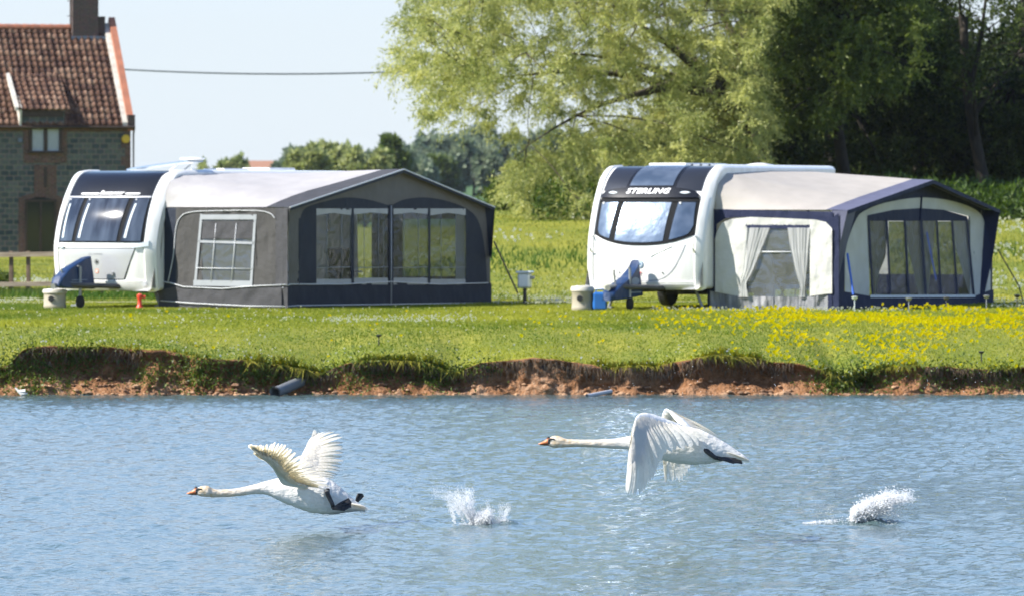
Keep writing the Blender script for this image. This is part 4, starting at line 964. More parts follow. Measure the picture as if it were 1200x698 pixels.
for (l0, l1, r0, r1) in ((-.93, -.93, -.65, -.58), (-.53, -.45, .44, .50), (.555, .63, .96, .94)):
    def fn(a, b, l0=l0, l1=l1, r0=r0, r1=r1):
        ul = l0+(l1-l0)*b; ur = r0+(r1-r0)*b; u = ul+(ur-ul)*a; qb = bottomq((u+1)/2)+.03; qt = c.qz(1.905); 
        if abs(u) > .86: qb += .14*((abs(u)-.86)/.1)**2*(1-b)
        return u, qb+(qt-qb)*b
    w_ = c.patch('front_window', fn, M_win2, cv2, .024, 10, 10)
    q = MB(); p_ = c.ps(l1+.04, c.qz(1.885), .035); q.lathe(p_, [(.016, -.01), (.022, 0), (.014, .012)], 8, 'Y'); q.build('catch', M_letw, w_)
c.patch('trim_strip', between(-1.0, -1.0, 1.0, 1.0, kq(c.qz(1.915)), kq(c.qz(1.965))), M_seal, cv2, .026, 16, 1)
band = c.patch('name_band', lambda a, b: (-.98+1.96*a, c.qz(1.975)+b*(.06+.17*math.sqrt(max(0, 1-abs(2*a-1)**2.6)))), M_navyp, cv2, .055, 24, 6, .05)
text_on(c, 'lettering', 'STERLING', M_letw, band, -.44, .44, c.qz(2.04), c.qz(2.04)+.115, .062, .3, .035, 1.08)
for sg in (-1, 1): c.patch('band_lamp', lambda a, b, sg=sg: (sg*.72+(a-.5)*.20, c.qz(2.06)+(b-.5)*.05*(1-abs(2*a-1)**2)), M_lens, band, .062, 6, 2, .008)
c.patch('roof_band', between(-.98, -.92, -.50, -.42, kq(c.qz(2.12)), kq(Qt)), M_rband, cv2, .014, 8, 12)
c.patch('roof_band', between(.50, .52, .98, .98, kq(c.qz(2.12)), kq(Qt)), M_rband, cv2, .014, 8, 12)
c.patch('skylight', between(-.42, -.34, .44, .46, kq(c.qz(2.20)), kq(Qt)), M_win2, cv2, .030, 12, 12)
c.patch('skylight_frame', between(-.50, -.42, .50, .52, kq(c.qz(2.12)), kq(Qt)), M_navyp, cv2, .016, 12, 12)
# lower front: U-shaped locker line, lid creases, grab handles
def ucurve(t, w=.86, zt=1.15, zb=.50):
    u = -w+2*w*t; return u, c.qz(zb)+(c.qz(zt)-c.qz(zb))*abs(2*t-1)**4
g_ = []
for i in range(50):
    u, q_ = ucurve(i/49); g_.append([c.ps(u, q_, .002), c.ps(u*.99, q_+.012, .006), c.ps(u*.98, q_+.022, .002)])
q = MB(); q.sheet(g_); q.build('locker_groove', mat('groove', (.35, .36, .38)), cv2, smooth=True)
g_ = [[c.ps(.20+.42*t, c.qz(.93+.20*t**.8)+o*.018*math.sin(math.pi*t), .003+.012*(o == 0)) for o in (-1, 0, 1)] for t in np.linspace(0, 1, 12)]
q = MB(); q.sheet(g_); q.build('locker_crease', M_white, cv2, smooth=True)
b_ = disc(c, 'badge', .0, .81, .065, mat('badge blue', (.20, .32, .45), rough=.3), cv2, .016); disc(c, 'badge_centre', 0, .81, .048, M_lens, b_, .018)
q = MB(); 
for k in (-1, 0, 1): q.box(c.ps(k*.018, c.qz(.81), .020), (.010, .004, .05-.01*abs(k)))
q.build('badge_mark', mat('badge mark', (.1, .25, .45)), b_)
q = MB(); q.box(c.ps(0.01, c.qz(.64), .012), (.012, .004, .05)); q.box(c.ps(0.02, c.qz(.665), .013), (.03, .004, .012)); q.build('sticker', M_red, cv2)
for sg in (-.42, .44): q = MB(); q.lathe(c.ps(sg, c.qz(.66), .01), [(.012, -.01), (.016, .01)], 8, 'Y'); q.build('locker_lock', M_galv, cv2)
for sg in (-1, 1):
    q = MB(); q.tube([c.ps(sg*1.03, c.qz(z), o) for z, o in ((1.02, .05), (1.06, .11), (1.18, .12), (1.26, .11), (1.30, .05))], .018, 7); q.build('grab_handle', M_white, cv2, smooth=True)
c.patch('bumper', between(-1.05, -1.10, 1.05, 1.10, lambda a: c.qz(.37), lambda a: c.qz(.50)), M_white, cv2, .03, 16, 4, .05)
c.patch('bumper_step', between(.40, .44, 1.0, 1.0, lambda a: c.qz(.38), lambda a: c.qz(.46)), M_silver, cv2, .04, 8, 3, .03)
running_gear(c, cv2)
zr = c.P[-1][1]
q = MB(); q.box((-.05, 2.3, zr+.035), (.75, 1.9, .07), bev=.02); rv = q.build('roof_vent', M_white, cv2)
q = MB(); 
for v in (1.6, 2.0, 2.4): q.box((.33, v, zr+.04), (.03, .05, .03))
q.build('vent_catch', M_black, rv)
q = MB(); q.box((.1, 4.2, zr+.02), (.5, .8, .04), bev=.01); q.build('roof_vent', M_white, cv2)
q = MB(); q.lathe((.35, 4.75, zr), [(.10, 0), (.12, .02), (.26, .03), (.26, .06), (.05, .09)], 22); q.build('roof_dome', M_white, cv2, smooth=True)

# ---- hitch covers, water carriers
def hitch_cover(car, poly, label, blotches):
    r = car.root('hitch_cover', label, 'cover')
    mb = MB(); n = len(poly); mid = np.array(poly).mean(0)
    rows = []
    for (w_, sc) in ((-.12, .93), (-.10, 1.0), (-.04, 1.02), (.04, 1.02), (.10, 1.0), (.12, .93)):
        rows.append([(w_*(1-.55*max(0, (z-.5))/.6), mid[0]+(v-mid[0])*sc, max(.03, mid[1]+(z-mid[1])*sc)) for v, z in poly])
    g = [r_+[r_[0]] for r_ in rows]; mb.sheet(g); mb.add(rows[0], [tuple(range(n))]); mb.add(rows[-1], [tuple(range(n-1, -1, -1))]); cvr = mb.build('fabric', M_cover, r, auto=60)
    for (v0, v1, z0, z1, shape) in blotches:
        q = MB(); nn = 20; cv_, cz = (v0+v1)/2, (z0+z1)/2
        if shape == 'oval': vs = [(.126, cv_+(v1-v0)/2*math.cos(t), cz+(z1-z0)/2*math.sin(t)) for t in np.linspace(0, 2*math.pi, nn, endpoint=False)]
        else: vs = [(.127, v0, z0), (.127, v1, z0+.0), (.127, v1, z1), (.127, v0, z1)]
        q.add(vs, [tuple(range(len(vs)))]); q.build('print', M_print, r)
    return r
hitch_cover(C1, [(-.28, .93), (-.42, .91), (-1.0, .72), (-1.30, .54), (-1.34, .40), (-1.1, .36), (-.20, .34)], 'blue hitch cover over the tow bar of the left caravan', [(-1.0, -.5, .50, .515, 'bar'), (-1.05, -.65, .46, .472, 'bar')])
hitch_cover(C2, [(-.20, .88), (-.27, .78), (-.60, .60), (-1.05, .46), (-1.40, .32), (-1.42, .18), (-.8, .20), (-.10, .25), (-.18, .5)], 'blue pointed hitch cover over the tow bar of the right caravan', [(-.66, -.30, .44, .58, 'oval'), (-.72, -.24, .36, .385, 'bar'), (-.72, -.24, .30, .325, 'bar')])
def carrier(car, u, v, r_, h, label):
    x, y, z = car.wpos(u, v); t = thing('water_carrier', label, 'container', (x, y, float(ground_z(x, y))), 0)
    q = MB(); q.lathe((0, 0, 0), [(r_*.93, 0), (r_*.98, .03), (r_, .05), (r_*.96, .07), (r_*.95, h*.72), (r_, h*.75), (r_*1.0, h*.8)], 28); q.build('drum', M_beige, t, auto=40)
    q = MB(); q.lathe((0, 0, 0), [(r_*1.0, h*.802), (r_*1.07, h*.81), (r_*1.07, h*.92), (r_*.98, h), (r_*.5, h*1.03)], 28); q.build('lid', mat('lid', (.52, .49, .42), rough=.4), t, auto=40)
    q = MB(); q.lathe((-r_*.25, -r_*.93, h*.5), [(.05, -.03), (.055, 0), (.03, .01)], 12, 'Y'); q.build('cap', M_black, t)
    return t
carrier(C1, -.28, -.95, .21, .34, 'beige round water carrier under the front of the left caravan')
carrier(C2, -.66, -1.05, .20, .42, 'beige round water carrier with pale lid under the right caravan')
x, y, z = C2.wpos(-.34, -1.0); t = thing('jerry_can', 'bright blue plastic can behind the hitch of the right caravan', 'container', (x, y, z))
q = MB(); q.box((0, 0, .16), (.26, .18, .32), bev=.035); q.build('body', M_blueb, t, auto=30); q = MB(); q.tube([(-.08, 0, .31), (-.06, 0, .37), (.06, 0, .37), (.08, 0, .31)], .014, 6); q.build('handle', M_blueb, t)
x, y, z = C1.wpos(1.02, -.12); t = thing('red_marker', 'bright red plastic object standing under the nearside corner of the left caravan', 'marker', (x, y, z))  # peg-shaped marker for a small red object, no clamp modelled
q = MB(); q.lathe((0, 0, 0), [(.07, 0), (.065, .03), (.04, .06), (.035, .16), (.055, .19), (.05, .24), (.02, .26)], 14); q.build('body', M_red, t, auto=40); q = MB(); q.box((.05, 0, .2), (.12, .03, .05), bev=.01); q.build('arm', M_red, t)

# ---- fabrics
def fab(name, c1, c2=None, rough=.75, bump=.02, bs=2.2, stretch=(1, 1, 1), trans=0, scale=3):
    bump = bump*1.6; m = mat(name, c1, c2 or tuple(x*.9 for x in c1), rough=rough, scale=scale, bump=bump, bscale=bs, stretch=stretch, spec=.3)
    if trans:
        nt = m.node_tree; p = nt.nodes['Principled BSDF']; t = nt.nodes.new('ShaderNodeBsdfTranslucent'); t.inputs[0].default_value = (*c1, 1); x = nt.nodes.new('ShaderNodeMixShader'); x.inputs[0].default_value = trans
        nt.links.new(p.outputs[0], x.inputs[1]); nt.links.new(t.outputs[0], x.inputs[2]); nt.links.new(x.outputs[0], nt.nodes['Material Output'].inputs[0])
    return m
F_roof1 = fab('awning roof pale grey', (.42, .405, .40), trans=.03, bump=.03, bs=1.2, stretch=(1, .6, 1)); F_grey = fab('awning grey', (.115, .112, .107), bump=.03, bs=2.5); F_side = fab('awning side wall grey', (.066, .064, .062), bump=.035, bs=2.2); F_navy = fab('awning dark navy', (.020, .026, .042), bump=.03, bs=2.5)
F_char = fab('awning charcoal', (.06, .06, .065), bump=.03, bs=2.5); F_slv = fab('silver trim', (.33, .35, .37), rough=.4, bump=.015)
F_pipe = mat('white piping', (.62, .64, .66)); F_roof2 = fab('awning roof cream', (.47, .435, .39), trans=.16, bump=.02, bs=1.2); F_cream = fab('awning cream', (.56, .56, .53), trans=.08, bump=.05, bs=1.8)
F_blue = fab('awning navy blue', (.013, .019, .055), bump=.03, bs=2.5); F_purple = fab('pale blue canvas', (.105, .11, .17), bump=.02); F_curt = fab('white curtain', (.86, .87, .86), trans=.65, bump=.01, bs=3, stretch=(8, 8, .3))  # F_purple: paler than the navy, for roof edge and left wing
def vinyl(name, tint=(.75, .82, .82), op=.20, gl=.10):
    m = bpy.data.materials.new(name); m.use_nodes = True; nt = m.node_tree; N = nt.nodes; L = nt.links; N.remove(N['Principled BSDF'])
    tr = N.new('ShaderNodeBsdfTransparent'); tr.inputs[0].default_value = (*tint, 1); g = N.new('ShaderNodeBsdfGlossy'); g.inputs[0].default_value = (.9, .9, .9, 1); g.inputs['Roughness'].default_value = .12
    d = N.new('ShaderNodeBsdfDiffuse'); d.inputs[0].default_value = (.55, .6, .62, 1)
    tc = N.new('ShaderNodeTexCoord'); n = N.new('ShaderNodeTexNoise'); n.inputs['Scale'].default_value = 3; n.inputs['Distortion'].default_value = 1.2; L.new(tc.outputs['Object'], n.inputs[0]); b = N.new('ShaderNodeBump'); b.inputs['Distance'].default_value = .035; L.new(n.outputs['Fac'], b.inputs['Height']); L.new(b.outputs[0], g.inputs['Normal'])
    m1 = N.new('ShaderNodeMixShader'); m1.inputs[0].default_value = gl; L.new(tr.outputs[0], m1.inputs[1]); L.new(g.outputs[0], m1.inputs[2])
    m2 = N.new('ShaderNodeMixShader'); m2.inputs[0].default_value = op; L.new(m1.outputs[0], m2.inputs[1]); L.new(d.outputs[0], m2.inputs[2]); L.new(m2.outputs[0], N['Material Output'].inputs[0]); return m
V_clear = vinyl('clear vinyl', (.43, .46, .48), op=.05, gl=.05); V_side = vinyl('crinkled vinyl', (.26, .32, .42), .12, .09)

class Plane:
    """a vertical fabric plane of an awning: strips given in photo columns and rows"""
    def __init__(s, car, kind, val): s.c = car; s.k = kind; s.v = val
    def p(s, px, py, off=0):
        if s.k == 'u': v, z = s.c.on_u(px, py, s.v+off); return Vector((s.v+off, v, z))
        u, z = s.c.on_v(px, py, s.v-off); return Vector((u, s.v-off, z))
    def strip(s, name, xs, top, bot, m, parent, off=0, nz=6, wr=.012, seed=0, billow=0):
        """xs: columns; top, bot: rows (number or list of (px, py))"""
        f = lambda d, x: d if isinstance(d, (int, float)) else float(np.interp(x, [a[0] for a in d], [a[1] for a in d]))
        X = np.linspace(xs[0], xs[1], max(3, int(abs(xs[1]-xs[0])/2)+2)); 
        extra = [a[0] for d in (top, bot) if not isinstance(d, (int, float)) for a in d if xs[0] < a[0] < xs[1]]
        X = np.array(sorted(set(list(X)+extra)))
        g = []
        for t in np.linspace(0, 1, nz+1):
            r = []
            for x in X:
                py = f(top, x)+(f(bot, x)-f(top, x))*t
                e = off+wr*((fbm((x+.5*py)*.10, py*.04, seed+s.v, 3)-.5)*1.6+(fbm((x-.35*py)*.28, py*.05, seed+4, 2)-.5)*.7)
                q = s.p(x, py, e); q.z = max(q.z, .006); r.append(q)
            g.append(r)
        mb = MB(); mb.sheet(g); return mb.build(name, m, parent, smooth=True)
    def line(s, name, pts, w, m, parent, off=.012, n=3):
        """a thin cord or post along photo points"""
        P = [s.p(x, y, off) for x, y in pts]; mb = MB(); mb.tube(P, w, 6); return mb.build(name, m, parent, smooth=True)
def arc(pts, n=24):
    """smooth curve through photo points"""
    x = [p[0] for p in pts]; out = []
    P = np.array(pts, float)
    for i in range(len(P)-1):
        p0 = P[max(i-1, 0)]; p1 = P[i]; p2 = P[i+1]; p3 = P[min(i+2, len(P)-1)]
        for u in np.linspace(0, 1, 6, endpoint=False): out.append(tuple(.5*((2*p1)+(-p0+p2)*u+(2*p0-5*p1+4*p2-p3)*u*u+(-p0+3*p1-3*p2+p3)*u**3)))
    out.append(tuple(P[-1])); return out
def awning_roof(car, parent, m, u0, U, v0, v1, ze, va, za, vc0, zc, vend, over, edge_m, edge_w=.35, zend=None):
    """from the caravan roof rail to the gable; returns points of the gable edge"""
    def inner(t):   # caravan side polyline, t 0..1
        pts = [(v0, ze), (v0+.02, ze+.28), (v0+.14, ze+.47), (vc0+.1, zc-.03), (va*.5+.8, zc+.02), (va+.4, zc+.02), (vend-.6, zc), (vend-.1, ze+.3), (vend, ze)]; ks = [0, .07, .13, .2, .35, .5, .8, .93, 1]
        return (np.interp(t, ks, [p[0] for p in pts]), np.interp(t, ks, [p[1] for p in pts]))
    def outer(t):
        v = v0+(v1-v0)*t; ta = (va-v0)/(v1-v0); z = ze+(za-ze)*(t/ta if t < ta else (1-t)/(1-ta)); return v, z
    ta = (va-v0)/(v1-v0)
    def tw(t): return t*2*ta if t < .5 else ta+(t-.5)*2*(1-ta)
    T = np.linspace(0, 1, 81); S = np.linspace(0, 1, 26)
    def P(s_, t):
        vi, zi = inner(t); vo, zo = outer(tw(t)); k = s_; kk = s_**.9; sag = -.05*math.sin(math.pi*s_)*math.sin(math.pi*min(1, 2*abs(t-.5)+.0))
        # the fold at the near corner falls straight
        return Vector((u0+(U-u0)*s_, vi+(vo-vi)*kk, zi+(zo-zi)*k+sag))
    e = edge_w/(U-u0)
    Sm = [x for x in S if x < 1-e]+[1-e]; mb = MB(); mb.sheet([[P(s_, t) for t in T] for s_ in Sm]); r = mb.build('roof', m, parent, smooth=False, auto=50)
    se = list(np.linspace(1-e, 1, 5)); rows = [[P(s_, t) for t in T] for s_ in se]
    last = rows[-1]; rows.append([p+Vector((over, 0, -.01)) for p in last]); mb = MB(); mb.sheet(rows); mb.build('roof_edge', edge_m, parent, auto=50)
    return [p+Vector((over, 0, -.01)) for p in last]
def chair(parent_label, car, u, v, rot, m, group):
    x, y, z = car.wpos(u, v); t = thing('folding_chair', parent_label, 'chair', (x, y, z), rot, group)
    q = MB(); q.box((0, 0, .42), (.46, .44, .05), bev=.02); q.build('seat', m, t)
    q = MB(); g_ = [[(a, .22+.16*b, .45+.60*b) for a in (-.22, -.1, 0, .1, .22)] for b in np.linspace(0, 1, 5)]; q.slab(g_, lambda i, j: Vector((0, .05, .01))); q.build('backrest', m, t)
    for sx in (-1, 1):
        q = MB(); q.tube([(sx*.25, -.22, 0), (sx*.25, .20, .60)], .013, 6); q.build('leg', M_galv, t); q = MB(); q.tube([(sx*.25, .26, 0), (sx*.25, -.18, .42)], .013, 6); q.build('leg', M_galv, t)
        q = MB(); q.box((sx*.26, -.0, .62), (.05, .42, .03), bev=.01); q.build('armrest', M_galv, t)
    return t
def table(car, u, v, label):
    x, y, z = car.wpos(u, v); t = thing('camping_table', label, 'table', (x, y, z), .3)
    q = MB(); q.box((0, 0, .70), (1.0, .6, .03), bev=.01); q.build('tabletop', mat('table top', (.35, .32, .28)), t)
    for sx in (-1, 1):
        for sy in (-1, 1): q = MB(); q.tube([(sx*.42, sy*.22, .69), (sx*.46, sy*.27, 0)], .014, 6); q.build('leg', M_galv, t)

# ---- grey awning
c = C1; U = 3.66; V0 = .56; OV = .16
aw = c.root('awning', 'grey and black caravan awning with pale roof and twin arched windows, left', 'awning')
v_l, _ = c.on_u(339.5, 242, U+OV); v_r, z_r = c.on_u(580, 243.5, U+OV); v_a, z_a = c.on_u(473.4, 198.2, U+OV); _, z_l = c.on_u(339.5, 243.2, U+OV)
edge = awning_roof(c, aw, F_roof1, c.hw+.03, U, V0, v_r, (z_l+z_r)/2+.01, v_a, z_a, 1.0, c.P[-1][1]-.04, 7.3, OV, F_char, .36)
# rim cords: white bead above, black lip below
mb = MB(); mb.tube([p+Vector((.0, 0, .004)) for p in edge], .012, 6); mb.build('white_bead', F_pipe, aw)
mb = MB(); mb.sheet([[p for p in edge], [p+Vector((.004, 0, -.055)) for p in edge]]); mb.build('rim', F_navy, aw)
fp = Plane(c, 'u', U-.0)
roofrow = [(337, 243), (345, 243), (473.4, 200.5), (576, 242), (582, 246)]
arcT = arc([(352, 256), (358, 244), (380, 236.5), (407, 231.7), (434, 234.7), (457.5, 241.5)])+arc([(458, 241.5), (474, 234), (500.5, 231.7), (530.5, 237.7), (553, 249), (563, 266), (568.5, 296), (571, 332)])
arcT = [(x, y) for i, (x, y) in enumerate(arcT) if i == 0 or x > arcT[i-1][0]]
sk = [(340, 333), (400, 333), (458, 330), (515, 333), (572, 331.5)]
fp.strip('gable_panel', (338, 574.5), roofrow, [(338, 336)]+[(348.5, 333)]+arcT+[(574.5, 333)], F_grey, aw, 0, 8)
fp.strip('front_panel', (350, 370.8), arcT, 333, F_navy, aw, .004, 6)
fp.strip('front_panel', (370.8, 545.6), arcT, 246, F_navy, aw, .004, 3)
fp.strip('front_panel', (545.6, 571), arcT, 333, F_navy, aw, .004, 6)
fp.strip('skirt', (330, 576), sk, [(330, 364), (350, 362), (576, 357.5)], F_navy, aw, .006, 5, .02)
fp.line('piping', [(331, 337)]+[(x, y) for x, y in sk], .010, F_pipe, aw, .02); fp.line('piping', [(331, 359)]+[(x, 357.6-(x-350)*.014) for x in range(350, 577, 25)], .010, F_pipe, aw, .025)
for k, (xa, xb_) in enumerate([(370.8, 411.9), (415, 454.6), (461.2, 501.5), (504.4, 545.6)]):
    mid = (xa+xb_)/2
    w_ = fp.strip('window', (xa, xb_), 248, 333, V_clear, aw, .0, 4, .006)
    fp.strip('window_band', (xa, xb_), 244.6, [(xa, 252.5), (mid, 249.6), (xb_, 252.5)] if k in (0, 3) else [(xa, 251.5), (mid, 249.3), (xb_, 251)], F_slv, w_, .008, 2, 0)
    fp.strip('window_band', (xa, xb_), 327 if k in (0, 3) else 325.5, 333.5, F_slv, w_, .008, 2, 0)
    for f_ in (.30, .72): fp.line('window_seam', [(xa+(xb_-xa)*f_, 251), (xa+(xb_-xa)*f_, 327)], .005, F_slv, w_, .006)
    fp.line('window_seam', [(xa, 314), (xb_, 313)], .007, F_slv, w_, .006)
fp.strip('centre_post', (456, 460.8), 240, 333, F_navy, aw, .018, 3, 0); fp.line('zip', [(458.6, 241), (458.6, 357)], .007, F_pipe, aw, .026)
for xa in (413.4, 503): fp.strip('window_post', (xa-1.4, xa+1.4), 246, 333, F_navy, aw, .016, 3, 0)
# gathered curtain at the right pane
fp.strip('curtain', (534, 545), [(534, 252), (545, 252)], [(534, 332), (545, 332)], F_curt, aw, -.05, 8, .03); fp.strip('curtain', (370.8, 383), 252, 332, F_curt, aw, -.05, 6, .03)
# right wing of the canopy
vr = edge[-1].y; zr_ = edge[-1].z; mb = MB()
pA = edge[-1]; pB = edge[-8]; ww = fp.p(572, 330, 0); mb.add([pA, pA+Vector((-OV-.02, -.12, 0)), Vector((U, ww.y+.05, .9)), pA+Vector((-.05, -.04, -1.0))], [(0, 1, 2, 3)])
mb.build('canopy_wing', F_navy, aw)
mb = MB(); mb.add([edge[0], edge[0]+Vector((-OV, .02, 0)), Vector((U, V0, .75)), edge[0]+Vector((-.06, .02, -.35))], [(0, 1, 2, 3)]); mb.build('canopy_wing', F_char, aw)
# side panel towards us
sp_ = Plane(c, 'v', V0)
xl = 188; top_s = [(180, 243.5), (340, 243.8)]
sp_.strip('side_panel', (186, 206), top_s, [(186, 362), (206, 336)], F_navy, aw, 0, 8, .02)
sp_.strip('side_panel', (206, 237), top_s, 331, F_side, aw, .002, 8, .05)
sp_.strip('side_panel', (237, 300), top_s, 253, F_side, aw, .002, 3, .05)
sp_.strip('side_panel', (227, 300), 335.5, 333+5, F_side, aw, .002, 2, .01)
sp_.strip('side_panel', (300, 323), top_s, 337, F_side, aw, .002, 8, .05)
sp_.strip('side_panel', (323, 337), top_s, [(323, 362), (337, 362)], F_char, aw, .004, 8, .03)
sp_.strip('side_panel', (206, 237), 331, [(206, 337), (237, 338)], F_side, aw, .002, 2, .01)
sp_.strip('skirt', (186, 337), [(186, 340), (206, 335.5), (260, 338), (337, 336.5)], [(186, 363.5), (337, 363.5)], F_char, aw, .012, 6, .035)
sp_.line('piping', [(191, 330), (200, 331.5), (215, 336), (260, 338), (300, 335), (336, 333.5)], .009, F_pipe, aw, .03); sp_.line('piping', [(188, 352), (230, 355), (290, 358), (334, 358.5)], .009, F_pipe, aw, .05)
sp_.line('piping', arc([(197, 330), (203, 300), (206, 268), (212, 254), (225, 248.5), (260, 247), (300, 247), (316, 250), (322, 256)]), .007, F_pipe, aw, .02)
wi = sp_.strip('side_window', (229, 300), [(229, 253), (300, 253)], [(229, 334), (300, 334)], V_side, aw, .0, 6, .01)
# keep the trapezoid: grey triangle left of the leaning frame
sp_.strip('side_panel', (227.5, 238), 253, [(227.5, 336), (228, 333), (237.5, 254)], F_side, aw, .006, 6, 0)
sp_.strip('side_panel', (292.5, 300.4), [(292.5, 335), (293.5, 334), (300.4, 252)], 336, F_side, aw, .006, 6, 0)
def bar(pl, name, a, b, w, m, par, off):
    w = w*.75 if name == 'window_frame' else w
    A = pl.p(*a, off); B = pl.p(*b, off); d = (B-A).normalized(); n = d.cross(Vector((0, 1, 0)) if pl.k == 'v' else Vector((1, 0, 0))).normalized()*w/2
    q = MB(); q.add([A-n, A+n, B+n, B-n], [(0, 1, 2, 3)]); return q.build(name, m, par)
bar(sp_, 'window_frame', (236, 251), (228.5, 333), .07, F_slv, wi, .022); bar(sp_, 'window_frame', (299, 251), (294, 334), .07, F_slv, wi, .022)
bar(sp_, 'window_frame', (234.5, 254.5), (300.5, 254.5), .12, F_slv, wi, .024); bar(sp_, 'window_frame', (226.5, 331.5), (295.5, 332.5), .14, F_slv, wi, .024)
bar(sp_, 'window_frame', (232.5, 283), (297.5, 285), .06, F_slv, wi, .022); sp_.strip('rolled_blind', (236, 298), 259, 280, F_char, wi, .014, 5, .03)
for xx in (252, 276): sp_.line('window_seam', [(xx+1, 262), (xx-5, 330)], .006, F_pipe, wi, .026)
sp_.line('window_seam', [(230, 314), (295, 315)], .006, F_pipe, wi, .026)
# back end panel with its big window, so one sees the field through it
VE = v_r-.15; q = MB()
def endq(name, u0, u1, z0, z1, m): q = MB(); q.sheet([[(u_, VE, z_) for u_ in np.linspace(u0, u1, 6)] for z_ in np.linspace(z0, z1, 4)]); return q.build(name, m, aw)
ub = c.hw+.05; zt = edge[-1].z-.02
endq('end_panel', ub, U, .006, .50, F_navy); endq('end_panel', ub, U, 1.60, zt, F_navy); endq('end_panel', ub, 1.85, .5, 1.6, F_grey); endq('end_panel', U-.10, U, .5, 1.6, F_navy); endq('end_window', 1.85, U-.1, .5, 1.6, V_clear)
# poles inside
q = MB()
for v in (V0+.06, (V0+VE)/2, VE-.06): q.tube([(U-.05, v, 0), (U-.05, v, 1.8 if abs(v-v_a) > 1 else 2.2)], .016, 6)
q.build('pole', M_galv, aw)
q = MB(); a0 = edge[-1]; gx_, gy_, gz_ = a0.x+.35, a0.y+.15, .02; q.tube([a0+Vector((-.02, 0, -.65)), (gx_+.05, gy_, .22)], .017, 6); q.tube([(gx_+.05, gy_, .22), (gx_+.1, gy_, .02)], .009, 5); q.build('guy_strap', M_black, aw)
chair('pale high backed folding chair inside the grey awning', c, 2.3, 3.2, R(60), M_white, 'chairs inside the awnings'); chair('dark folding chair inside the grey awning, right of the pale one', c, 2.5, 4.6, R(20), M_seal, 'chairs inside the awnings'); chair('dark folding chair inside the grey awning, left of the pale one', c, 2.4, 1.7, R(-40), M_seal, 'chairs inside the awnings')

# ---- cream and navy awning
c = C2; U = 3.42; V0 = .72; OV = .30
aw = c.root('awning', 'cream and navy caravan awning with white curtains and jutting canopy, right', 'awning')
v_r, z_r = c.on_u(1172, 245.5, U+OV); v_a, z_a = c.on_u(1094, 210.3, U+OV); v_l, z_l = c.on_u(989, 246, U+OV)
edge = awning_roof(c, aw, F_roof2, c.hw+.03, U, V0, v_r, z_r, v_a, z_a, 1.15, c.P[-1][1]-.09, 6.5, OV, F_purple, .12)
mb = MB(); mb.sheet([[p for p in edge], [p+Vector((.004, 0, -.07)) for p in edge]]); mb.build('rim', F_blue, aw)
fp = Plane(c, 'u', U)
# roof line seen on the front plane, taken from the real edge
def topz(px):
    v, _ = c.on_u(px, 240, U); k = (v-V0)/(v_r-V0); ta = (v_a-V0)/(v_r-V0); z = z_r+(z_a-z_r)*(k/ta if k < ta else (1-k)/(1-ta)); Yw = c.Y-U*c.s+v*c.c; return HY+(HC-c.G-z)*F/Yw
XL, XR = 975, 1163; rowT = [(x, topz(x)+.5) for x in np.linspace(XL, XR, 40)]
cre = arc([(990, 300), (994, 281), (1003, 258), (1012, 248), (1037.6, 237.8), (1078.6, 231.8), (1116.5, 236), (1146, 248), (1155, 268), (1160.6, 318)]); cre = [(x, y) for i, (x, y) in enumerate(cre) if i == 0 or x > cre[i-1][0]]
botc = [(975, 340), (990, 341.5), (1023, 347.2), (1141.7, 346.8), (1161, 339.5)]
fp.strip('front_panel', (XL, XR), rowT, [(XL, 345), (989.8, 345)]+cre+[(1161, 345), (XR, 345)], F_blue, aw, -.004, 6)
W0, W1 = 1019, 1137
fp.strip('cream_panel', (990, W0), cre, botc, F_cream, aw, .004, 8); fp.strip('cream_panel', (W0, W1), cre, [(W0, 252), (1046, 246.5), (1078, 244.4), (1106, 246), (W1, 254)], F_cream, aw, .004, 3); fp.strip('cream_panel', (W1, 1160.8), cre, botc, F_cream, aw, .004, 8)
fp.strip('window_arch', (1016.5, 1133.5), [(1016.5, 252.5), (1046, 246.3), (1078, 244.2), (1106, 246), (1133.5, 254)], 259, F_blue, aw, .010, 2, 0)
fp.strip('skirt', (XL, 1164.5), botc, [(XL, 363.5), (1164.5, 361)], F_blue, aw, .010, 5, .02)
tp = [1018, 1039, 1060, 1079.5, 1097.5, 1115.5, 1133]; bt = [1022.5, 1043.5, 1065, 1085, 1103, 1122, 1141.5]
fp.strip('window', (1017, 1142), 258, 347.5, V_clear, aw, .0, 6, .012)
for a_, b_ in zip(tp, bt): bar(fp, 'window_post', (a_, 257), (b_, 347.5), (.11 if a_ != 1079.5 else .14), F_blue, aw, .018)
bar(fp, 'window_sill', (1020, 347), (1143, 346.6), .05, F_pipe, aw, .02)
for pts in ([(1019.5, 1040, 258), (1020, 1038, 300), (1022, 1030, 320), (1022.5, 1026, 345)], [(1061, 1078, 258), (1064, 1080, 290), (1071, 1084, 320), (1076, 1085, 346)], [(1080, 1096, 258), (1081, 1094, 290), (1084, 1090, 320), (1085, 1088, 346)], [(1116, 1132, 258), (1120, 1135, 290), (1129, 1138, 322), (1136, 1141, 346)]):
    g_ = []
    for t in np.linspace(0, 1, 14):
        i = t*(len(pts)-1); k = min(int(i), len(pts)-2); w_ = i-k; l, r_, y = [pts[k][j]*(1-w_)+pts[k+1][j]*w_ for j in range(3)]
        g_.append([fp.p(l+(r_-l)*s_, y, -.06+.045*(fbm(s_*7, t*.9, k+l*.1, 2)-.5)+.008*math.sin(s_*31+3*fbm(s_*3, t, 2, 2))) for s_ in np.linspace(0, 1, 19)])
    q = MB(); q.sheet(g_); q.build('curtain', F_curt, aw, smooth=True)
q = MB(); q.tube([fp.p(1080, 230, .02), fp.p(1078.6, 258, .02)], .02, 6); q.build('canopy_strut', F_blue, aw)
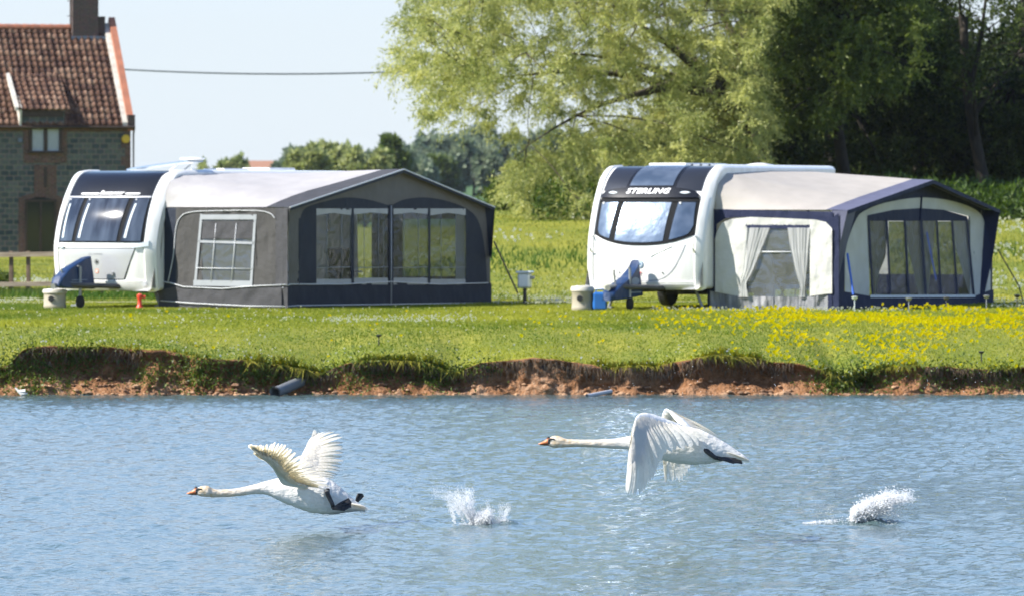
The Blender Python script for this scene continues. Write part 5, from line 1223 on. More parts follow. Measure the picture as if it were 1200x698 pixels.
bar(fp, 'loose_strap', (1086, 272), (1097, 328), .08, mat('blue strap', (.03, .08, .35)), aw, .03)
# canopy wings
pA = edge[0]; mb = MB(); q1 = fp.p(981, 324, .02); mb.add([pA, pA+Vector((-OV, .01, .0)), Vector((U+.01, V0+.02, q1.z)), q1+Vector((.03, 0, 0)), edge[5]+Vector((-.05, 0, -.06))], [(0, 1, 2, 3), (0, 3, 4)]); mb.build('canopy_wing', F_purple, aw)
pA = edge[-1]; mb = MB(); mb.add([pA, pA+Vector((-OV-.05, -.05, 0)), Vector((U, pA.y-.35, .02)), Vector((U+.05, pA.y-.28, .02)), pA+Vector((-.12, -.05, -.85))], [(0, 1, 2, 3, 4)]); mb.build('canopy_wing', F_blue, aw)
# side panel facing us
sp_ = Plane(c, 'v', V0)
sp_.strip('top_strip', (830, 976), [(830, 245), (976, 248.5)], [(830, 275), (841, 262), (850, 256), (862, 254.5), (910, 255), (955, 258), (966, 260), (976, 262)], F_blue, aw, .0, 4, .015)
ctop = [(840, 272), (846, 261), (858, 256.5), (880, 254.5), (955, 257.5), (968, 260.5), (975, 268)]; cbot = [(840, 342), (862, 346.5), (940, 348), (970, 344), (975, 344)]
sp_.strip('side_panel', (838, 875), [(838, 280)]+ctop, cbot, F_cream, aw, .035, 12, .035, 2); sp_.strip('side_panel', (875, 949), ctop, 264, F_cream, aw, .03, 2, .02); sp_.strip('side_panel', (949, 975), ctop, cbot, F_cream, aw, .04, 14, .04, 3)
sp_.strip('side_edge', (829, 840), 255, [(829, 362), (840, 362)], F_blue, aw, .0, 6, .01)
wi = sp_.strip('side_window', (875, 949), 263.5, 348, V_side, aw, .0, 8, .04, 5)
sp_.strip('valance', (874, 949.5), [(874, 263), (949.5, 263.5)], [(874, 267.5), (949.5, 268.5)], F_blue, aw, .03, 3, .02)
sp_.line('window_seam', [(876, 295), (948, 295.4)], .010, F_pipe, wi, .02)
for (pts) in ([(875, 902, 267), (873, 893, 290), (870, 882, 318), (867, 874, 332), (866, 877, 348)], [(923, 949, 267), (926, 947, 290), (932, 945, 318), (938, 943, 337), (936, 943, 348)]):
    g_ = []
    for t in np.linspace(0, 1, 16):
        i = t*(len(pts)-1); k = min(int(i), len(pts)-2); w_ = i-k; l, r_, y = [pts[k][j]*(1-w_)+pts[k+1][j]*w_ for j in range(3)]
        g_.append([sp_.p(l+(r_-l)*s_, y, .045+.05*(fbm(s_*8, t*1.2, l*.1, 2)-.5)+.006*math.sin(s_*40+4*t)) for s_ in np.linspace(0, 1, 25)])
    q = MB(); q.sheet(g_); q.build('curtain', F_curt, aw, smooth=True)
F_gdk = fab('grey skirt', (.16, .165, .18), (.28, .285, .30), bump=.08, bs=3, scale=4, stretch=(3, 1, .5))
sp_.strip('skirt', (832, 970), [(832, 341)]+cbot[:-1], [(832, 363), (970, 363.5)], F_gdk, aw, .012, 6, .07, 4)
sp_.strip('corner_strip', (970, 983), [(970, 258), (983, 250)], [(970, 363.5), (983, 363.5)], F_blue, aw, .015, 8, .02)
VE = v_r-.2
def endq(name, u0, u1, z0, z1, m): q = MB(); q.sheet([[(u_, VE, z_) for u_ in np.linspace(u0, u1, 6)] for z_ in np.linspace(z0, z1, 4)]); return q.build(name, m, aw)
ub = c.hw+.05; zt = edge[-1].z-.02
endq('end_panel', ub, U, .006, .55, F_blue); endq('end_panel', ub, U, 1.55, zt, F_cream); endq('end_panel', ub, ub+.35, .55, 1.55, F_cream); endq('end_panel', U-.35, U, .55, 1.55, F_cream); endq('end_window', ub+.35, U-.35, .55, 1.55, V_clear)
q = MB()
for v in (V0+.06, (V0+VE)/2, VE-.06): q.tube([(U-.05, v, 0), (U-.05, v, 1.75)], .016, 6)
q.build('pole', M_galv, aw)
M_bs = mat('guy blue', (.03, .12, .55)); q = MB(); a0 = fp.p(993, 297, .20); b0 = fp.p(1000, 345, .35); q.tube([a0, b0], .022, 6); q.build('guy_strap', M_bs, aw)
a0 = edge[-1]; q = MB(); q.tube([a0+Vector((-.05, 0, -.75)), a0+Vector((.35, .1, -1.45)), a0+Vector((.42, .12, -z_r+.03))], .014, 6); q.build('guy_strap', M_black, aw)
chair('dark chair inside the navy and cream awning, behind the left windows', c, 1.9, 2.6, R(30), M_seal, 'chairs inside the awnings'); chair('dark chair inside the navy and cream awning, behind the right windows', c, 2.0, 4.9, R(10), M_seal, 'chairs inside the awnings')
table(c, 2.0, 3.8, 'folding table inside the navy and cream awning'); 

# solar stake lights before the right awning, and small ones in the grass
def stake(px, py, h, label, m, group, head=.035):
    Yc = (HC-G0)*F/(py-HY); x = WX(px, Yc); t = thing('stake_light', label, 'lamp', (x, Yc, float(ground_z(x, Yc))), 0, group)
    q = MB(); q.tube([(0, 0, -.02), (0, 0, h*.8)], .010, 6); q.build('stake', m, t); q = MB(); q.lathe((0, 0, 0), [(head*.6, h*.78), (head, h*.83), (head*1.3, h*.93), (head*1.4, h*.96), (head*.5, h)], 12); q.build('head', m, t, auto=50)
gl_ = 'stake lights before the navy awning'
for i, (px, py, m) in enumerate([(1001.5, 365.5, M_lens), (1065, 367, M_galv), (1109, 366, M_chass), (1156, 364, M_galv), (1192, 363, M_black)]):
    stake(px, py, .28, ['pale stake light at the near corner of the navy awning', 'grey stake light before the awning, second from its corner', 'dark stake light before the middle of the awning windows', 'stake light at the right end of the awning skirt', 'black stake light alone right of the navy awning'][i], m, gl_, .042)
for px, py, lb in ((444, 392, 'small dark stake light in the lawn before the grey awning'), (1150, 396, 'small dark stake light among the buttercups')): stake(px, py, .17, lb, M_black, 'small stake lights in the lawn', .03)
# electric hook-up post
Yc = 113.5; x = WX(615, Yc); t = thing('hook_up_post', 'white electric hook-up box on a black stalk beside the grey awning', 'post', (x, Yc, float(ground_z(x, Yc))), -.3)
q = MB(); q.tube([(0, 0, -.05), (0, 0, .32)], .035, 8); q.build('stalk', M_black, t); q = MB(); q.box((0, 0, .44), (.24, .20, .28), bev=.03); q.build('box', M_lens, t); q = MB(); q.box((0, 0, .60), (.30, .24, .05), bev=.015); q.build('cap', M_lens, t); q = MB(); q.box((.15, 0, .5), (.07, .12, .06), bev=.01); q.build('socket', M_galv, t)
# drain pipes out of the bank
def pipe(px0, py0, px1, py1, Y0, Y1, r_, m, label, cat='pipe', nm='drain_pipe'):
    a = W(px0, py0, Y0); b = W(px1, py1, Y1); d = (b-a).normalized(); q = MB(); q.tube([a, a+d*.02, a+d*.021, b], [r_*1.12, r_*1.12, r_, r_], 16, cap=False); q.tube([a+d*.001, a+d*.3], [r_*.85, r_*.85], 16, cap=False); q.tube([a+d*.25, a+d*.26], r_*.9, 12)
    tag(q.build(nm, m, auto=40), label, cat)
pipe(322, 459.5, 352, 447, 82.65, 83.5, .075, mat('grey pipe', (.16, .17, .18), rough=.5), 'grey drain pipe end sticking out of the earth bank')
pipe(688, 463.5, 716, 458, 82.5, 83.0, .028, mat('pale pipe', (.45, .47, .5), rough=.4), 'thin pale pipe lying at the waterline under the bank', nm='waterline_pipe')
q = MB(); p0 = W(22, 458, 82.7); q.tube([p0+Vector((-.05, 0, .05)), p0, p0+Vector((.04, 0, -.04)), p0+Vector((.12, 0, -.03))], [.008, .02, .025, .01], 8); q.tube([p0, p0+Vector((.09, 0, .0))], [.02, .03], 7); tag(q.build('driftwood', mat('bleached wood', (.7, .68, .62))), 'bleached white driftwood stub at the foot of the bank, far left', 'driftwood')

# ------------------------------------------------------------------ swans
def feather_mat(name, c1, c2, trans):
    m = mat(name, c1, c2, rough=.55, scale=14, bump=.012, bscale=34, spec=.3, stretch=(.5, 1, 1)); nt = m.node_tree; N = nt.nodes; L = nt.links; p = N['Principled BSDF']
    a = N.new('ShaderNodeAttribute'); a.attribute_name = 'tint'; mx = N.new('ShaderNodeMix'); mx.data_type = 'RGBA'; src = p.inputs['Base Color'].links[0].from_socket
    L.new(a.outputs['Fac'], mx.inputs[0]); L.new(src, mx.inputs[6]); mx.inputs[7].default_value = (.56, .42, .25, 1); L.new(mx.outputs[2], p.inputs['Base Color'])
    t = N.new('ShaderNodeBsdfTranslucent'); t.inputs[0].default_value = (.95, .87, .68, 1); x = N.new('ShaderNodeMixShader'); x.inputs[0].default_value = trans
    L.new(p.outputs[0], x.inputs[1]); L.new(t.outputs[0], x.inputs[2]); L.new(x.outputs[0], N['Material Output'].inputs[0]); return m
S_body = feather_mat('swan plumage', (.80, .80, .78), (.72, .72, .69), .03); S_wing = feather_mat('swan wing feathers', (.86, .86, .84), (.80, .80, .77), .52)
S_bill = mat('orange bill', (.72, .24, .09), (.62, .18, .07), rough=.35, scale=20); S_blk = mat('black skin', (.018, .018, .02), (.04, .04, .042), rough=.5, scale=30, bump=.004)
def cr(pts, t):
    """Catmull-Rom through pts (Vectors or tuples), t 0..1"""
    P = np.asarray(pts, float); n = len(P)-1; x = min(max(t, 0), 1)*n; i = min(int(x), n-1); u = x-i
    p0 = P[max(i-1, 0)]; p1 = P[i]; p2 = P[i+1]; p3 = P[min(i+2, n)]
    return .5*((2*p1)+(-p0+p2)*u+(2*p0-5*p1+4*p2-p3)*u*u+(-p0+3*p1-3*p2+p3)*u**3)
class Swan:
    def __init__(s, Y, yaw): s.Y = Y; s.V = []; s.F = []; s.M = []; s.T = []; s.yaw = yaw
    def add(s, vs, fs, mi, t=0.0):
        b = len(s.V); s.V += [tuple(v) for v in vs]; s.F += [tuple(i+b for i in f) for f in fs]; s.M += [mi]*len(fs); s.T += list(t) if hasattr(t, '__len__') else [t]*len(vs)
    def P(s, px, py, dy=0.0): return np.array(W(px, py, s.Y)+Vector((0, 0, 0)))+np.array([dy*(px-600)/F, dy, -dy*(py-HY)/F])
    def spine(s, rows, mi=0, n=120, k=22, tf=None, rip=0.0, close=True):
        """rows: (px, py_top, py_bottom, half width m, dy)"""
        R_ = np.array(rows, float); vs = []; ts = []
        for i in range(n):
            t = i/(n-1); px, a, b, hw, dy = cr(R_, t); top = s.P(px, a, dy); bot = s.P(px, b, dy); c_ = (top+bot)/2; h = (top[2]-bot[2])/2
            for j in range(k):
                th = 2*math.pi*j/k; cx, sx = math.cos(th), math.sin(th)
                y = math.copysign(abs(sx)**.92, sx)*hw; z = math.copysign(abs(cx)**.95, cx)*h
                w_ = 1+rip*(fbm(px*.5, th*3, 2, 2)-.5)
                vs.append((c_[0], c_[1]+y*w_, c_[2]+z*w_)); ts.append(tf(px, cx) if tf else 0)
        fs = [(i*k+j, i*k+(j+1) % k, (i+1)*k+(j+1) % k, (i+1)*k+j) for i in range(n-1) for j in range(k)]
        if close: fs += [tuple(range(k-1, -1, -1)), tuple((n-1)*k+j for j in range(k))]
        s.add(vs, fs, mi, ts)
    def feather(s, b, t, w, nrm, side, mi=1, curve=.04, tint=0, nseg=9, taper=.6, tip=.5):
        b = np.array(b); t = np.array(t); L = np.linalg.norm(t-b); vs = []; fs = []
        for i in range(nseg+1):
            f = i/nseg; c_ = b+(t-b)*f+nrm*curve*L*math.sin(math.pi*f)
            ww = w*(taper+(1-taper)*min(1, f/.5))*(1 if f < .72 else math.sqrt(max(0, 1-((f-.72)/.28)**2))*(1-tip)+tip*(1-(f-.72)/.28))
            vs += [c_-side*ww*.5, c_+nrm*ww*.10, c_+side*ww*.5]
        for i in range(nseg):
            a = i*3; fs += [(a, a+1, a+4, a+3), (a+1, a+2, a+5, a+4)]
        s.add(vs, fs, mi, tint)
    def wing(s, bone, tips, n, nrm, width, rows=((.30, .012), (.46, .012), (.62, .009)), bt=None, thick=.03, seed=0, tint=0.0, gapf=1.0):
        """bone and tips: lists of (px,py,dy) curves run from the outer primary inwards"""
        r = np.random.default_rng(seed); B = [s.P(*p) for p in bone]; T = [s.P(*p) for p in tips]; nrm = np.array(nrm)/np.linalg.norm(nrm)
        bt = bt or (lambda t: t)
        def frame(t):
            b = cr(B, bt(t)); e = cr(T, t); e2 = cr(T, min(1, t+.02)); e1 = cr(T, max(0, t-.02)); ax = e-b; L = np.linalg.norm(ax); ax = ax/max(L, 1e-6)
            sd = e2-e1; b2 = cr(B, bt(min(1, t+.02)))-cr(B, bt(max(0, t-.02))); sd = sd+b2*.3; sd = sd-ax*np.dot(sd, ax); l_ = np.linalg.norm(sd); sd = sd/l_ if l_ > 1e-6 else np.array([0, 1., 0])
            nn = np.cross(ax, sd); nn = nn/np.linalg.norm(nn)
            if np.dot(nn, nrm) < 0: nn = -nn
            return b, e, sd, nn, L
        for i in range(n):
            t = (i+.3)/(n-.2); b, e, sd, nn, L = frame(t); t2 = (i+1.3)/(n-.2); e_n = cr(T, min(1, t2)); sp = max(np.linalg.norm(e_n-e), .012)
            w = max(width*(.72 if t < .35 else 1), sp*1.08*gapf); b0 = b+(e-b)*.12
            q = sd*math.cos(.30)+nn*math.sin(.30)          # each feather lies tilted over the next
            s.feather(b0+nn*.004, e+r.normal(0, .006, 3), w, nn, q, 1, .05, tint+.08*r.random(), tip=.25, nseg=10)
        for (f, h) in rows:
            m_ = int(n*1.7)
            for i in range(m_):
                t = (i+.5*r.random())/m_; b, e, sd, nn, L = frame(t); k = f*(1+.08*r.normal())
                for sgn in ((1, -1) if f < .35 else (1,)): s.feather(b+(e-b)*.02+nn*sgn*h*(1.0), b+(e-b)*k+nn*sgn*(.006+h*.25), max(.028, L*.07), nn*sgn, sd, 1, .05, tint+(.28 if sgn < 0 else 0)*r.random(), nseg=6, tip=.1)
        # arm: rounded leading edge
        m_ = 26; vs = []
        for i in range(m_):
            t = i/(m_-1); b, e, sd, nn, L = frame(t); ax = (e-b)/L; th = thick*(.10+1.15*min(1, t*1.15))*(1 if 0 < i < m_-1 else .3)
            for j in range(12):
                a = 2*math.pi*j/12; vs.append(b+ax*(th*1.9*math.cos(a)+th*.9)+nn*th*math.sin(a)*(.62+.2*math.cos(a)))
        fs = [(i*12+j, i*12+(j+1) % 12, (i+1)*12+(j+1) % 12, (i+1)*12+j) for i in range(m_-1) for j in range(12)]+[tuple(range(12)), tuple((m_-1)*12+j for j in range(12))]
        s.add(vs, fs, 0, tint)
    def build(s, label, cat='swan', group=None):
        V = np.array(s.V); c_ = V.mean(0); me = bpy.data.meshes.new('swan'); me.from_pydata([tuple(v-c_) for v in V], [], s.F); me.update()
        for m in (S_body, S_wing, S_bill, S_blk): me.materials.append(m)
        me.polygons.foreach_set('material_index', np.array(s.M, np.int32)); me.polygons.foreach_set('use_smooth', np.ones(len(me.polygons), bool))
        at = me.attributes.new('tint', 'FLOAT', 'POINT'); at.data.foreach_set('value', np.array(s.T, np.float32))
        o = bpy.data.objects.new('swan', me); COL.objects.link(o); o.location = c_; return tag(o, label, cat, group)
    def tube(s, pts, rad, mi, k=9, flat=1.0):
        pts = [Vector(p) for p in pts]; mb = MB(); mb.tube(pts, rad, k); s.add(mb.v, mb.f, mi)
    def web(s, root, toes, mi=3, th=.006):
        """webbed foot: three toes and the skin between them"""
        r = np.array(root)
        for t in toes: 
            m = (r+np.array(t))/2+np.array([0, 0, .004]); s.tube([r, m, t], [.012, .011, .006], mi, 6)
        for a, b in zip(toes, toes[1:]):
            a = np.array(a); b = np.array(b); mid = (a+b)/2*.94+r*.06; mm = MB(); mm.slab([[r, r], [(r+a)/2, (r+b)/2], [a, b]], lambda i, j: Vector((0, 0, .004))); s.add(mm.v, mm.f, mi)
def head_tint(x0, x1):
    return lambda px, c_: float(np.clip(np.interp(px, [x0, x0+(x1-x0)*.45, x1], [.8, .6, .1])*(.6+.8*vnoise(px*.4, c_*3, 1)), 0, 1))
def swan_head(s, hx, hy, sc, dyb):
    """bill, knob, black face and eyes; hx,hy: photo point of the bill base; sc: px size of the bill"""
    P = s.P
    # upper bill: wide at the base, flattened to a rounded tip
    rows = [(hx+.5*sc/11, hy-4.2*sc/11, hy+3.6*sc/11, .021, 0), (hx-2*sc/11, hy-3.0*sc/11, hy+3.4*sc/11, .020, 0), (hx-5*sc/11, hy-.6*sc/11, hy+3.5*sc/11, .018, 0), (hx-8.5*sc/11, hy+1.1*sc/11, hy+3.6*sc/11, .017, 0), (hx-11*sc/11, hy+2.2*sc/11, hy+3.5*sc/11, .010, 0), (hx-11.6*sc/11, hy+2.9*sc/11, hy+3.4*sc/11, .003, 0)]
    s.spine(rows, 2, 26, 14)
    rows = [(hx+.8*sc/11, hy+3.2*sc/11, hy+5.0*sc/11, .016, 0), (hx-5*sc/11, hy+3.5*sc/11, hy+4.6*sc/11, .013, 0), (hx-9.6*sc/11, hy+3.5*sc/11, hy+4.1*sc/11, .008, 0)]
    s.spine(rows, 3, 12, 10)
    # black knob and lores running to the eye
    c_ = P(hx-.6*sc/11, hy-3.9*sc/11); mb = MB(); mb.lathe(c_, [(.004, -.013), (.011, -.008), (.0135, 0), (.010, .008), (.003, .012)], 10); s.add(mb.v, mb.f, 3)
    for sg in (-1, 1):
        a = P(hx-.2*sc/11, hy-1.5*sc/11, sg*.021); b = P(hx+2.4*sc/11, hy-2.9*sc/11, sg*.026); e = P(hx+5.8*sc/11, hy-2.3*sc/11, sg*.0285)
        s.tube([a, b, e], [.0095, .0055, .0042], 3, 8)
        a2 = P(hx+.3*sc/11, hy+2.8*sc/11, sg*.020); s.tube([a, a2], [.008, .005], 3, 7)
        mb = MB(); mb.lathe(e, [(.002, -.006), (.0055, -.003), (.0062, 0), (.0055, .003), (.002, .006)], 10); s.add(mb.v, mb.f, 3)

# ---- left swan, wings up, feet still trailing
s = Swan(49.0, R(17)); SW = []
rows = [(230.5, 573.0, 579, .018, 0), (233, 570.2, 580.2, .026, 0), (238, 568.6, 581.2, .031, 0), (244, 568.8, 581.6, .031, .0), (250, 572.0, 582.0, .026, .01), (258, 573.0, 581.8, .026, .02), (272, 572.2, 581.4, .028, .03), (286, 570.0, 579.8, .030, .04), (300, 566.5, 578.2, .036, .05), (314, 562.5, 579.8, .05, .06), (328, 559.0, 586.5, .075, .07), (345, 556.5, 593.5, .10, .08), (362, 555.5, 599.3, .115, .09), (378, 558, 601.8, .11, .10), (392, 565, 601.9, .088, .11), (404, 574.5, 600.2, .06, .12), (413, 583, 599, .045, .125), (422, 590, 598.5, .03, .13), (428, 594.5, 598.5, .012, .13)]
s.spine(rows, 0, 150, 26, head_tint(232, 325), .10); swan_head(s, 230.0, 574.8, 10.8, 0)
# tail fan and under-tail
for i in range(11):
    a = (i-5)/5; b = s.P(408, 590+1*a, .12+.03*a); e = s.P(426+5.5*(1-a*a)+1.2*(i % 2), 596.5+4.6*a, .13+.11*a); s.feather(b, e, .034, np.array([0, 0, 1.]), np.array([0, 1., .25])/1.03, 1, .02, 0, tip=.3)
# legs and feet
k0 = s.P(384, 578.5, -.04); s.tube([s.P(383, 573, -.02), k0, s.P(389, 589, -.07), s.P(391, 594.5, -.07)], [.024, .020, .017, .019], 3); s.tube([s.P(382.8, 578.5, -.045), s.P(386, 578.2, -.045)], [.016, .013], 3)
s.web(s.P(390, 595.5, -.10), [s.P(404, 597.5, -.15), s.P(411.5, 593.5, -.12), s.P(412, 588, -.09), s.P(408.5, 583.5, -.06)]); s.web(s.P(393, 594.5, -.07), [s.P(406, 591, -.10), s.P(409, 587.5, -.06)])
s.tube([s.P(389, 576, .16), s.P(394, 575.5, .17), s.P(402, 583, .19)], [.012, .011, .008], 3); s.web(s.P(402, 583, .19), [s.P(406, 586.5, .15), s.P(410, 584, .19), s.P(406.5, 581, .24)])
s.tube([s.P(415, 592, .16), s.P(420, 584, .18)], [.008, .010], 0, 7); s.web(s.P(417.5, 588, .17), [s.P(419.5, 577.8, .13), s.P(424.5, 578, .17), s.P(426.4, 580.6, .21)])
# near wing: underside towards us
bone = [(301, 531, -.86), (305, 535, -.77), (311, 539, -.66), (320, 547, -.50), (327, 557, -.30), (335, 566, -.10), (352, 569, -.03)]
tips = [(289.3, 521, -1.04), (293, 520.2, -1.05), (297.5, 521.6, -1.02), (304, 522.6, -.98), (311, 520.2, -.93), (318, 518.9, -.88), (326, 518.7, -.82), (334, 521, -.75), (343, 526.5, -.66), (353, 534, -.56), (363, 542.5, -.46), (373, 551.5, -.35), (381, 561, -.24), (387, 569.5, -.15), (388, 575, -.10)]
s.wing(bone, tips, 29, (-.2, .35, 1), .036, bt=lambda t: t**.92, seed=3, thick=.026, gapf=1.2)
# far wing: sunlit upper side
bone = [(365, 515, .88), (361.5, 519, .81), (358, 526, .70), (354, 536, .50), (352, 548, .30), (352, 560, .15), (358, 566, .10)]
tips = [(369.3, 504.2, 1.04), (374.5, 506.2, 1.06), (380, 505.6, 1.06), (386.5, 504.9, 1.05), (393, 505.4, 1.02), (398.5, 508.2, .99), (402, 513, .95), (402.6, 521, .88), (402.2, 530, .79), (401.6, 539, .70), (400, 547.5, .60), (396, 555, .48), (391.5, 561, .38), (393, 567, .30), (387, 574.5, .20)]
s.wing(bone, tips, 29, (-.2, -.35, 1), .036, bt=lambda t: t**1.1, seed=4, thick=.024, gapf=1.25)
s.build('mute swan taking off at left with wings raised and black feet dangling', group=None)

# ---- right swan, wings on the downstroke
s = Swan(47.0, 0)
rows = [(643.2, 514.5, 522, .018, 0), (646, 511.3, 523.2, .026, 0), (651, 509.9, 524, .031, 0), (657, 511, 523.9, .030, 0), (664, 513.6, 523.4, .026, 0), (675, 514.4, 523.0, .025, 0), (690, 514.6, 523.4, .026, 0), (705, 514.2, 524.2, .028, 0), (720, 513.4, 525.0, .032, 0), (735, 511, 526.2, .042, 0), (750, 506.5, 530.5, .07, 0), (768, 501.5, 536, .105, 0), (786, 499, 541, .12, 0), (806, 499.5, 543.6, .115, 0), (824, 504, 543.8, .095, 0), (838, 511, 541.5, .07, 0), (850, 518, 539.5, .05, .0), (862, 526, 539.8, .035, .0), (873, 533.5, 540, .02, 0), (878, 538, 540.2, .008, 0)]
s.spine(rows, 0, 150, 26, head_tint(645, 745), .10); swan_head(s, 643.0, 516.6, 11.6, 0)
for i in range(11):
    a = (i-5)/5; b = s.P(848, 529+1.2*a, .03*a); e = s.P(879.5-3*abs(a), 539+1.6*a, .10*a); s.feather(b, e, .034, np.array([0, 0, 1.]), np.array([0, 1., .15])/1.01, 1, .02, 0, tip=.3)
s.tube([s.P(822.5, 525, -.07), s.P(829, 528.5, -.085), s.P(838, 535.5, -.085), s.P(846, 537.5, -.08)], [.021, .020, .017, .017], 3)
s.web(s.P(842, 536.5, -.10), [s.P(860, 542.4, -.15), s.P(870, 542.6, -.12), s.P(869, 539.5, -.09), s.P(862, 537, -.07)]); s.tube([s.P(826, 527, .10), s.P(840, 535, .10), s.P(862, 539.5, .09)], [.014, .012, .008], 3)
# far wing first
bone = [(777, 522, .88), (776.5, 512, .82), (776, 500, .72), (777, 488, .58), (783, 480.5, .42), (792, 489, .25), (803, 501, .10)]
tips = [(779, 563.5, 1.05), (783.5, 564.6, 1.05), (788.5, 562.6, 1.02), (795.5, 563.8, .98), (801, 560, .93), (805.5, 554, .87), (809, 545, .80), (813, 534, .72), (820, 523, .62), (830, 515, .54), (840, 511, .46), (844.3, 512.2, .38), (843, 516, .28), (838, 520, .16)]
s.wing(bone, tips, 22, (.1, .5, 1), .036, bt=lambda t: t**.9, seed=6, thick=.026)
# near wing, sweeping down in front of the body
bone = [(739.5, 524, -.88), (741, 514, -.82), (742.5, 502, -.72), (746, 491, -.58), (755, 486.3, -.42), (772, 489.5, -.25), (795, 498, -.10)]
tips = [(733.4, 575.5, -1.12), (736.5, 578.2, -1.13), (740.5, 579.2, -1.12), (745, 579.0, -1.10), (749.5, 577.4, -1.06), (754, 573.5, -1.01), (759, 567.8, -.95), (764.5, 560, -.88), (769.5, 551, -.80), (774, 541, -.71), (779, 532.5, -.62), (787, 528.5, -.54), (799, 526.5, -.45), (813, 522.5, -.36), (826, 518, -.28), (833, 515, -.20)]
s.wing(bone, tips, 24, (-.1, -.7, .8), .036, bt=lambda t: t**.9, seed=7, thick=.028)
s.build('mute swan flying at right with neck stretched out and wings sweeping down', group=None)

# ------------------------------------------------------------------ splashes
def drops(name, pts, rad, m, label, vel=None):
    """drops and short strings of water, stretched along their flight"""
    n = len(pts); r = np.random.default_rng(n); oc = np.array([(1,0,0),(-1,0,0),(0,1,0),(0,-1,0),(0,0,1),(0,0,-1)], float); fc = np.array([(0,2,4),(2,1,4),(1,3,4),(3,0,4),(2,0,5),(1,2,5),(3,1,5),(0,3,5)])
    d = r.normal(size=(n, 3)) if vel is None else vel+r.normal(0, .25, (n, 3)); d /= np.linalg.norm(d, axis=1, keepdims=True)+1e-9
    a = np.cross(d, r.normal(size=(n, 3))); a /= np.linalg.norm(a, axis=1, keepdims=True)+1e-9; b = np.cross(d, a)
    k = np.where(r.random(n) < .28, 2+6*r.random(n)**2, 1.1)*(1 if vel is not None else .8); thin = 1/np.sqrt(k)
    B = np.stack([a*(rad*thin)[:, None], b*(rad*thin)[:, None], d*(rad*k)[:, None]], 1)
    V = (pts[:, None, :]+np.einsum('oj,njk->nok', oc, B)).reshape(-1, 3); Fa = (fc[None]+np.arange(n)[:, None, None]*6).reshape(-1, 3)
    o = np_mesh(name, V, Fa, m, smooth=True); return tag(o, label, 'splash', kind='stuff')
M_foam = bpy.data.materials.new('foam'); M_foam.use_nodes = True; _n = M_foam.node_tree; _p = _n.nodes['Principled BSDF']; _p.inputs['Base Color'].default_value = (.95, .96, .97, 1); _p.inputs['Roughness'].default_value = .25
_t = _n.nodes.new('ShaderNodeBsdfTranslucent'); _t.inputs[0].default_value = (.98, .99, 1, 1); _x = _n.nodes.new('ShaderNodeMixShader'); _x.inputs[0].default_value = .55; _n.links.new(_p.outputs[0], _x.inputs[1]); _n.links.new(_t.outputs[0], _x.inputs[2]); _g = _n.nodes.new('ShaderNodeBsdfTransparent'); _y = _n.nodes.new('ShaderNodeMixShader'); _y.inputs[0].default_value = .3; _n.links.new(_x.outputs[0], _y.inputs[1]); _n.links.new(_g.outputs[0], _y.inputs[2]); _n.links.new(_y.outputs[0], _n.nodes['Material Output'].inputs[0])
r = np.random.default_rng(77)
def jets(Yc, specs):
    """each jet is a ballistic arc of drops: (px0, py0, px1, py1, sag px, n, spread px, drop size m)"""
    P = []; Rr = []; Vv = []
    for (x0, y0, x1, y1, sag, n, sp, sz) in specs:
        n = int(n*(1.0 if Yc < 49.65 else 1.5)); sp = sp*(1.25 if Yc < 49.65 else 1.6)
        t = r.random(n)**.8; cl_ = .55*np.sin(t*23+r.random()*6)+.35*np.sin(t*61+r.random()*6); x = x0+(x1-x0)*t+r.normal(0, sp*.8, n)*(.25+t)+cl_*sp; y = y0+(y1-y0)*t-sag*4*t*(1-t)+r.normal(0, sp, n)*(.25+t)
        y = np.minimum(y, HY+HC*F/Yc-.5); dy = r.normal(0, .05, n)*(.4+t)
        tx = (x1-x0)*np.ones(n); ty = (y1-y0)-sag*4*(1-2*t); Vv.append(np.column_stack([tx, np.zeros(n), -ty])/np.hypot(tx, ty)[:, None]); P.append(np.column_stack([(x-600)*Yc/F, Yc+dy, HC-(y-HY)*Yc/F])); Rr.append(sz*(.4+.9*r.random(n)**2)*(1.2-.6*t))
    return np.concatenate(P), np.concatenate(Rr)*.85, np.concatenate(Vv)
SP1 = [(556, 612, 506, 573, 4, 900, 2.4, .004), (553, 613, 524, 578, 6, 800, 2.2, .005), (552, 614, 535, 577, 3, 900, 2.6, .006), (554, 613, 547, 574, 2, 1000, 2.2, .006), (557, 613, 552, 570, 0, 400, 1.5, .0045), (545, 612, 527, 590, 4, 500, 1.6, .005), (533, 613, 528, 592, 2, 300, 1.5, .005),
       (562, 615, 574, 602, 4, 1600, 2.6, .008), (556, 616, 566, 606, 3, 1500, 3.2, .008), (575, 616, 570, 600, 1, 900, 1.8, .007), (590, 612, 596, 594, 3, 500, 2.0, .0045), (585, 612, 588, 590, 1, 300, 2.2, .004), (571, 612, 572, 585, 1, 260, 1.6, .004), (600, 611, 575, 609, 1, 500, 1.6, .004), (535, 614, 600, 613, 1, 700, 1.2, .005), (552, 580, 480, 565, 3, 260, 7, .003), (566, 612, 560, 556, 0, 60, 5, .003)]
P, Rr, Vv = jets(49.6, SP1); drops('splash', P, Rr, M_foam, 'white splash behind the left swan fanning up to the left', Vv)
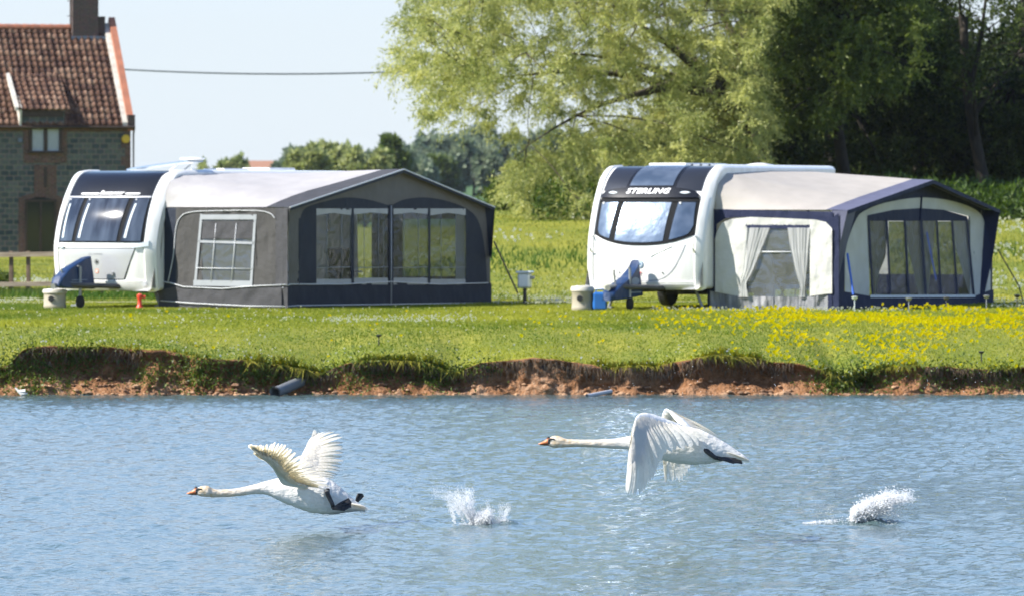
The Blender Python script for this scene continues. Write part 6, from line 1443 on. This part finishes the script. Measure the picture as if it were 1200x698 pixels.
SP2 = [(1002, 611, 1068, 581, 6, 1700, 2.4, .008), (998, 611, 1050, 584, 7, 2200, 3.0, .009), (1000, 612, 1042, 592, 5, 2600, 3.6, .010), (996, 612, 1020, 592, 5, 1600, 3.0, .009), (1020, 610, 1044, 580, 3, 1000, 2.6, .007), (1048, 586, 1071, 584, 1, 300, 1.2, .006), (998, 606, 1003, 596, 2, 300, 1.5, .006), (1040, 600, 1046, 570, 1, 120, 3, .004), (1040, 610, 1060, 600, 2, 200, 4, .004), (940, 613, 1000, 611, 1, 900, 1.2, .005), (990, 606, 930, 590, 6, 90, 5, .004), (1000, 614, 1050, 614, 0, 500, 1.0, .005)]
P, Rr, Vv = jets(49.7, SP2)
drops('splash', P, Rr, M_foam, 'dense white splash at right thrown up towards the right', Vv)
# drops shaken off in flight
n = 90; x = r.uniform(870, 1190, n); y = r.uniform(520, 605, n); Yd = r.uniform(46.5, 49, n); P = np.column_stack([(x-600)*Yd/F, Yd, HC-(y-HY)*Yd/F]); P2n = 60
x = r.uniform(425, 520, P2n); y = r.uniform(560, 606, P2n); Yd = np.full(P2n, 49.1)+r.normal(0, .1, P2n); Pb = np.column_stack([(x-600)*Yd/F, Yd, HC-(y-HY)*Yd/F])
x = r.uniform(700, 1190, 110); y = r.uniform(405, 470, 110); Yd = r.uniform(50, 52, 110); Pc = np.column_stack([(x-600)*Yd/F, Yd, HC-(y-HY)*Yd/F])
P = np.concatenate([P, Pb, Pc]); P = P[P[:, 2] > .02]
drops('spray', P, .002+.0022*r.random(len(P)), M_foam, 'scattered water drops flying in the air behind the swans')

# ------------------------------------------------------------------ haze over the far fields
HAZE = True
if HAZE:
    m = bpy.data.materials.new('haze'); m.use_nodes = True; nt = m.node_tree; nt.nodes.remove(nt.nodes['Principled BSDF'])
    v = nt.nodes.new('ShaderNodeVolumePrincipled'); v.inputs['Color'].default_value = (.82, .90, 1, 1); v.inputs['Density'].default_value = .00005; v.inputs['Anisotropy'].default_value = .2
    nt.links.new(v.outputs[0], nt.nodes['Material Output'].inputs['Volume'])
    q = MB(); q.box((0, 1250, 8.5), (3600, 2900, 22)); hz = q.build('haze', m); tag(hz, kind='stuff')
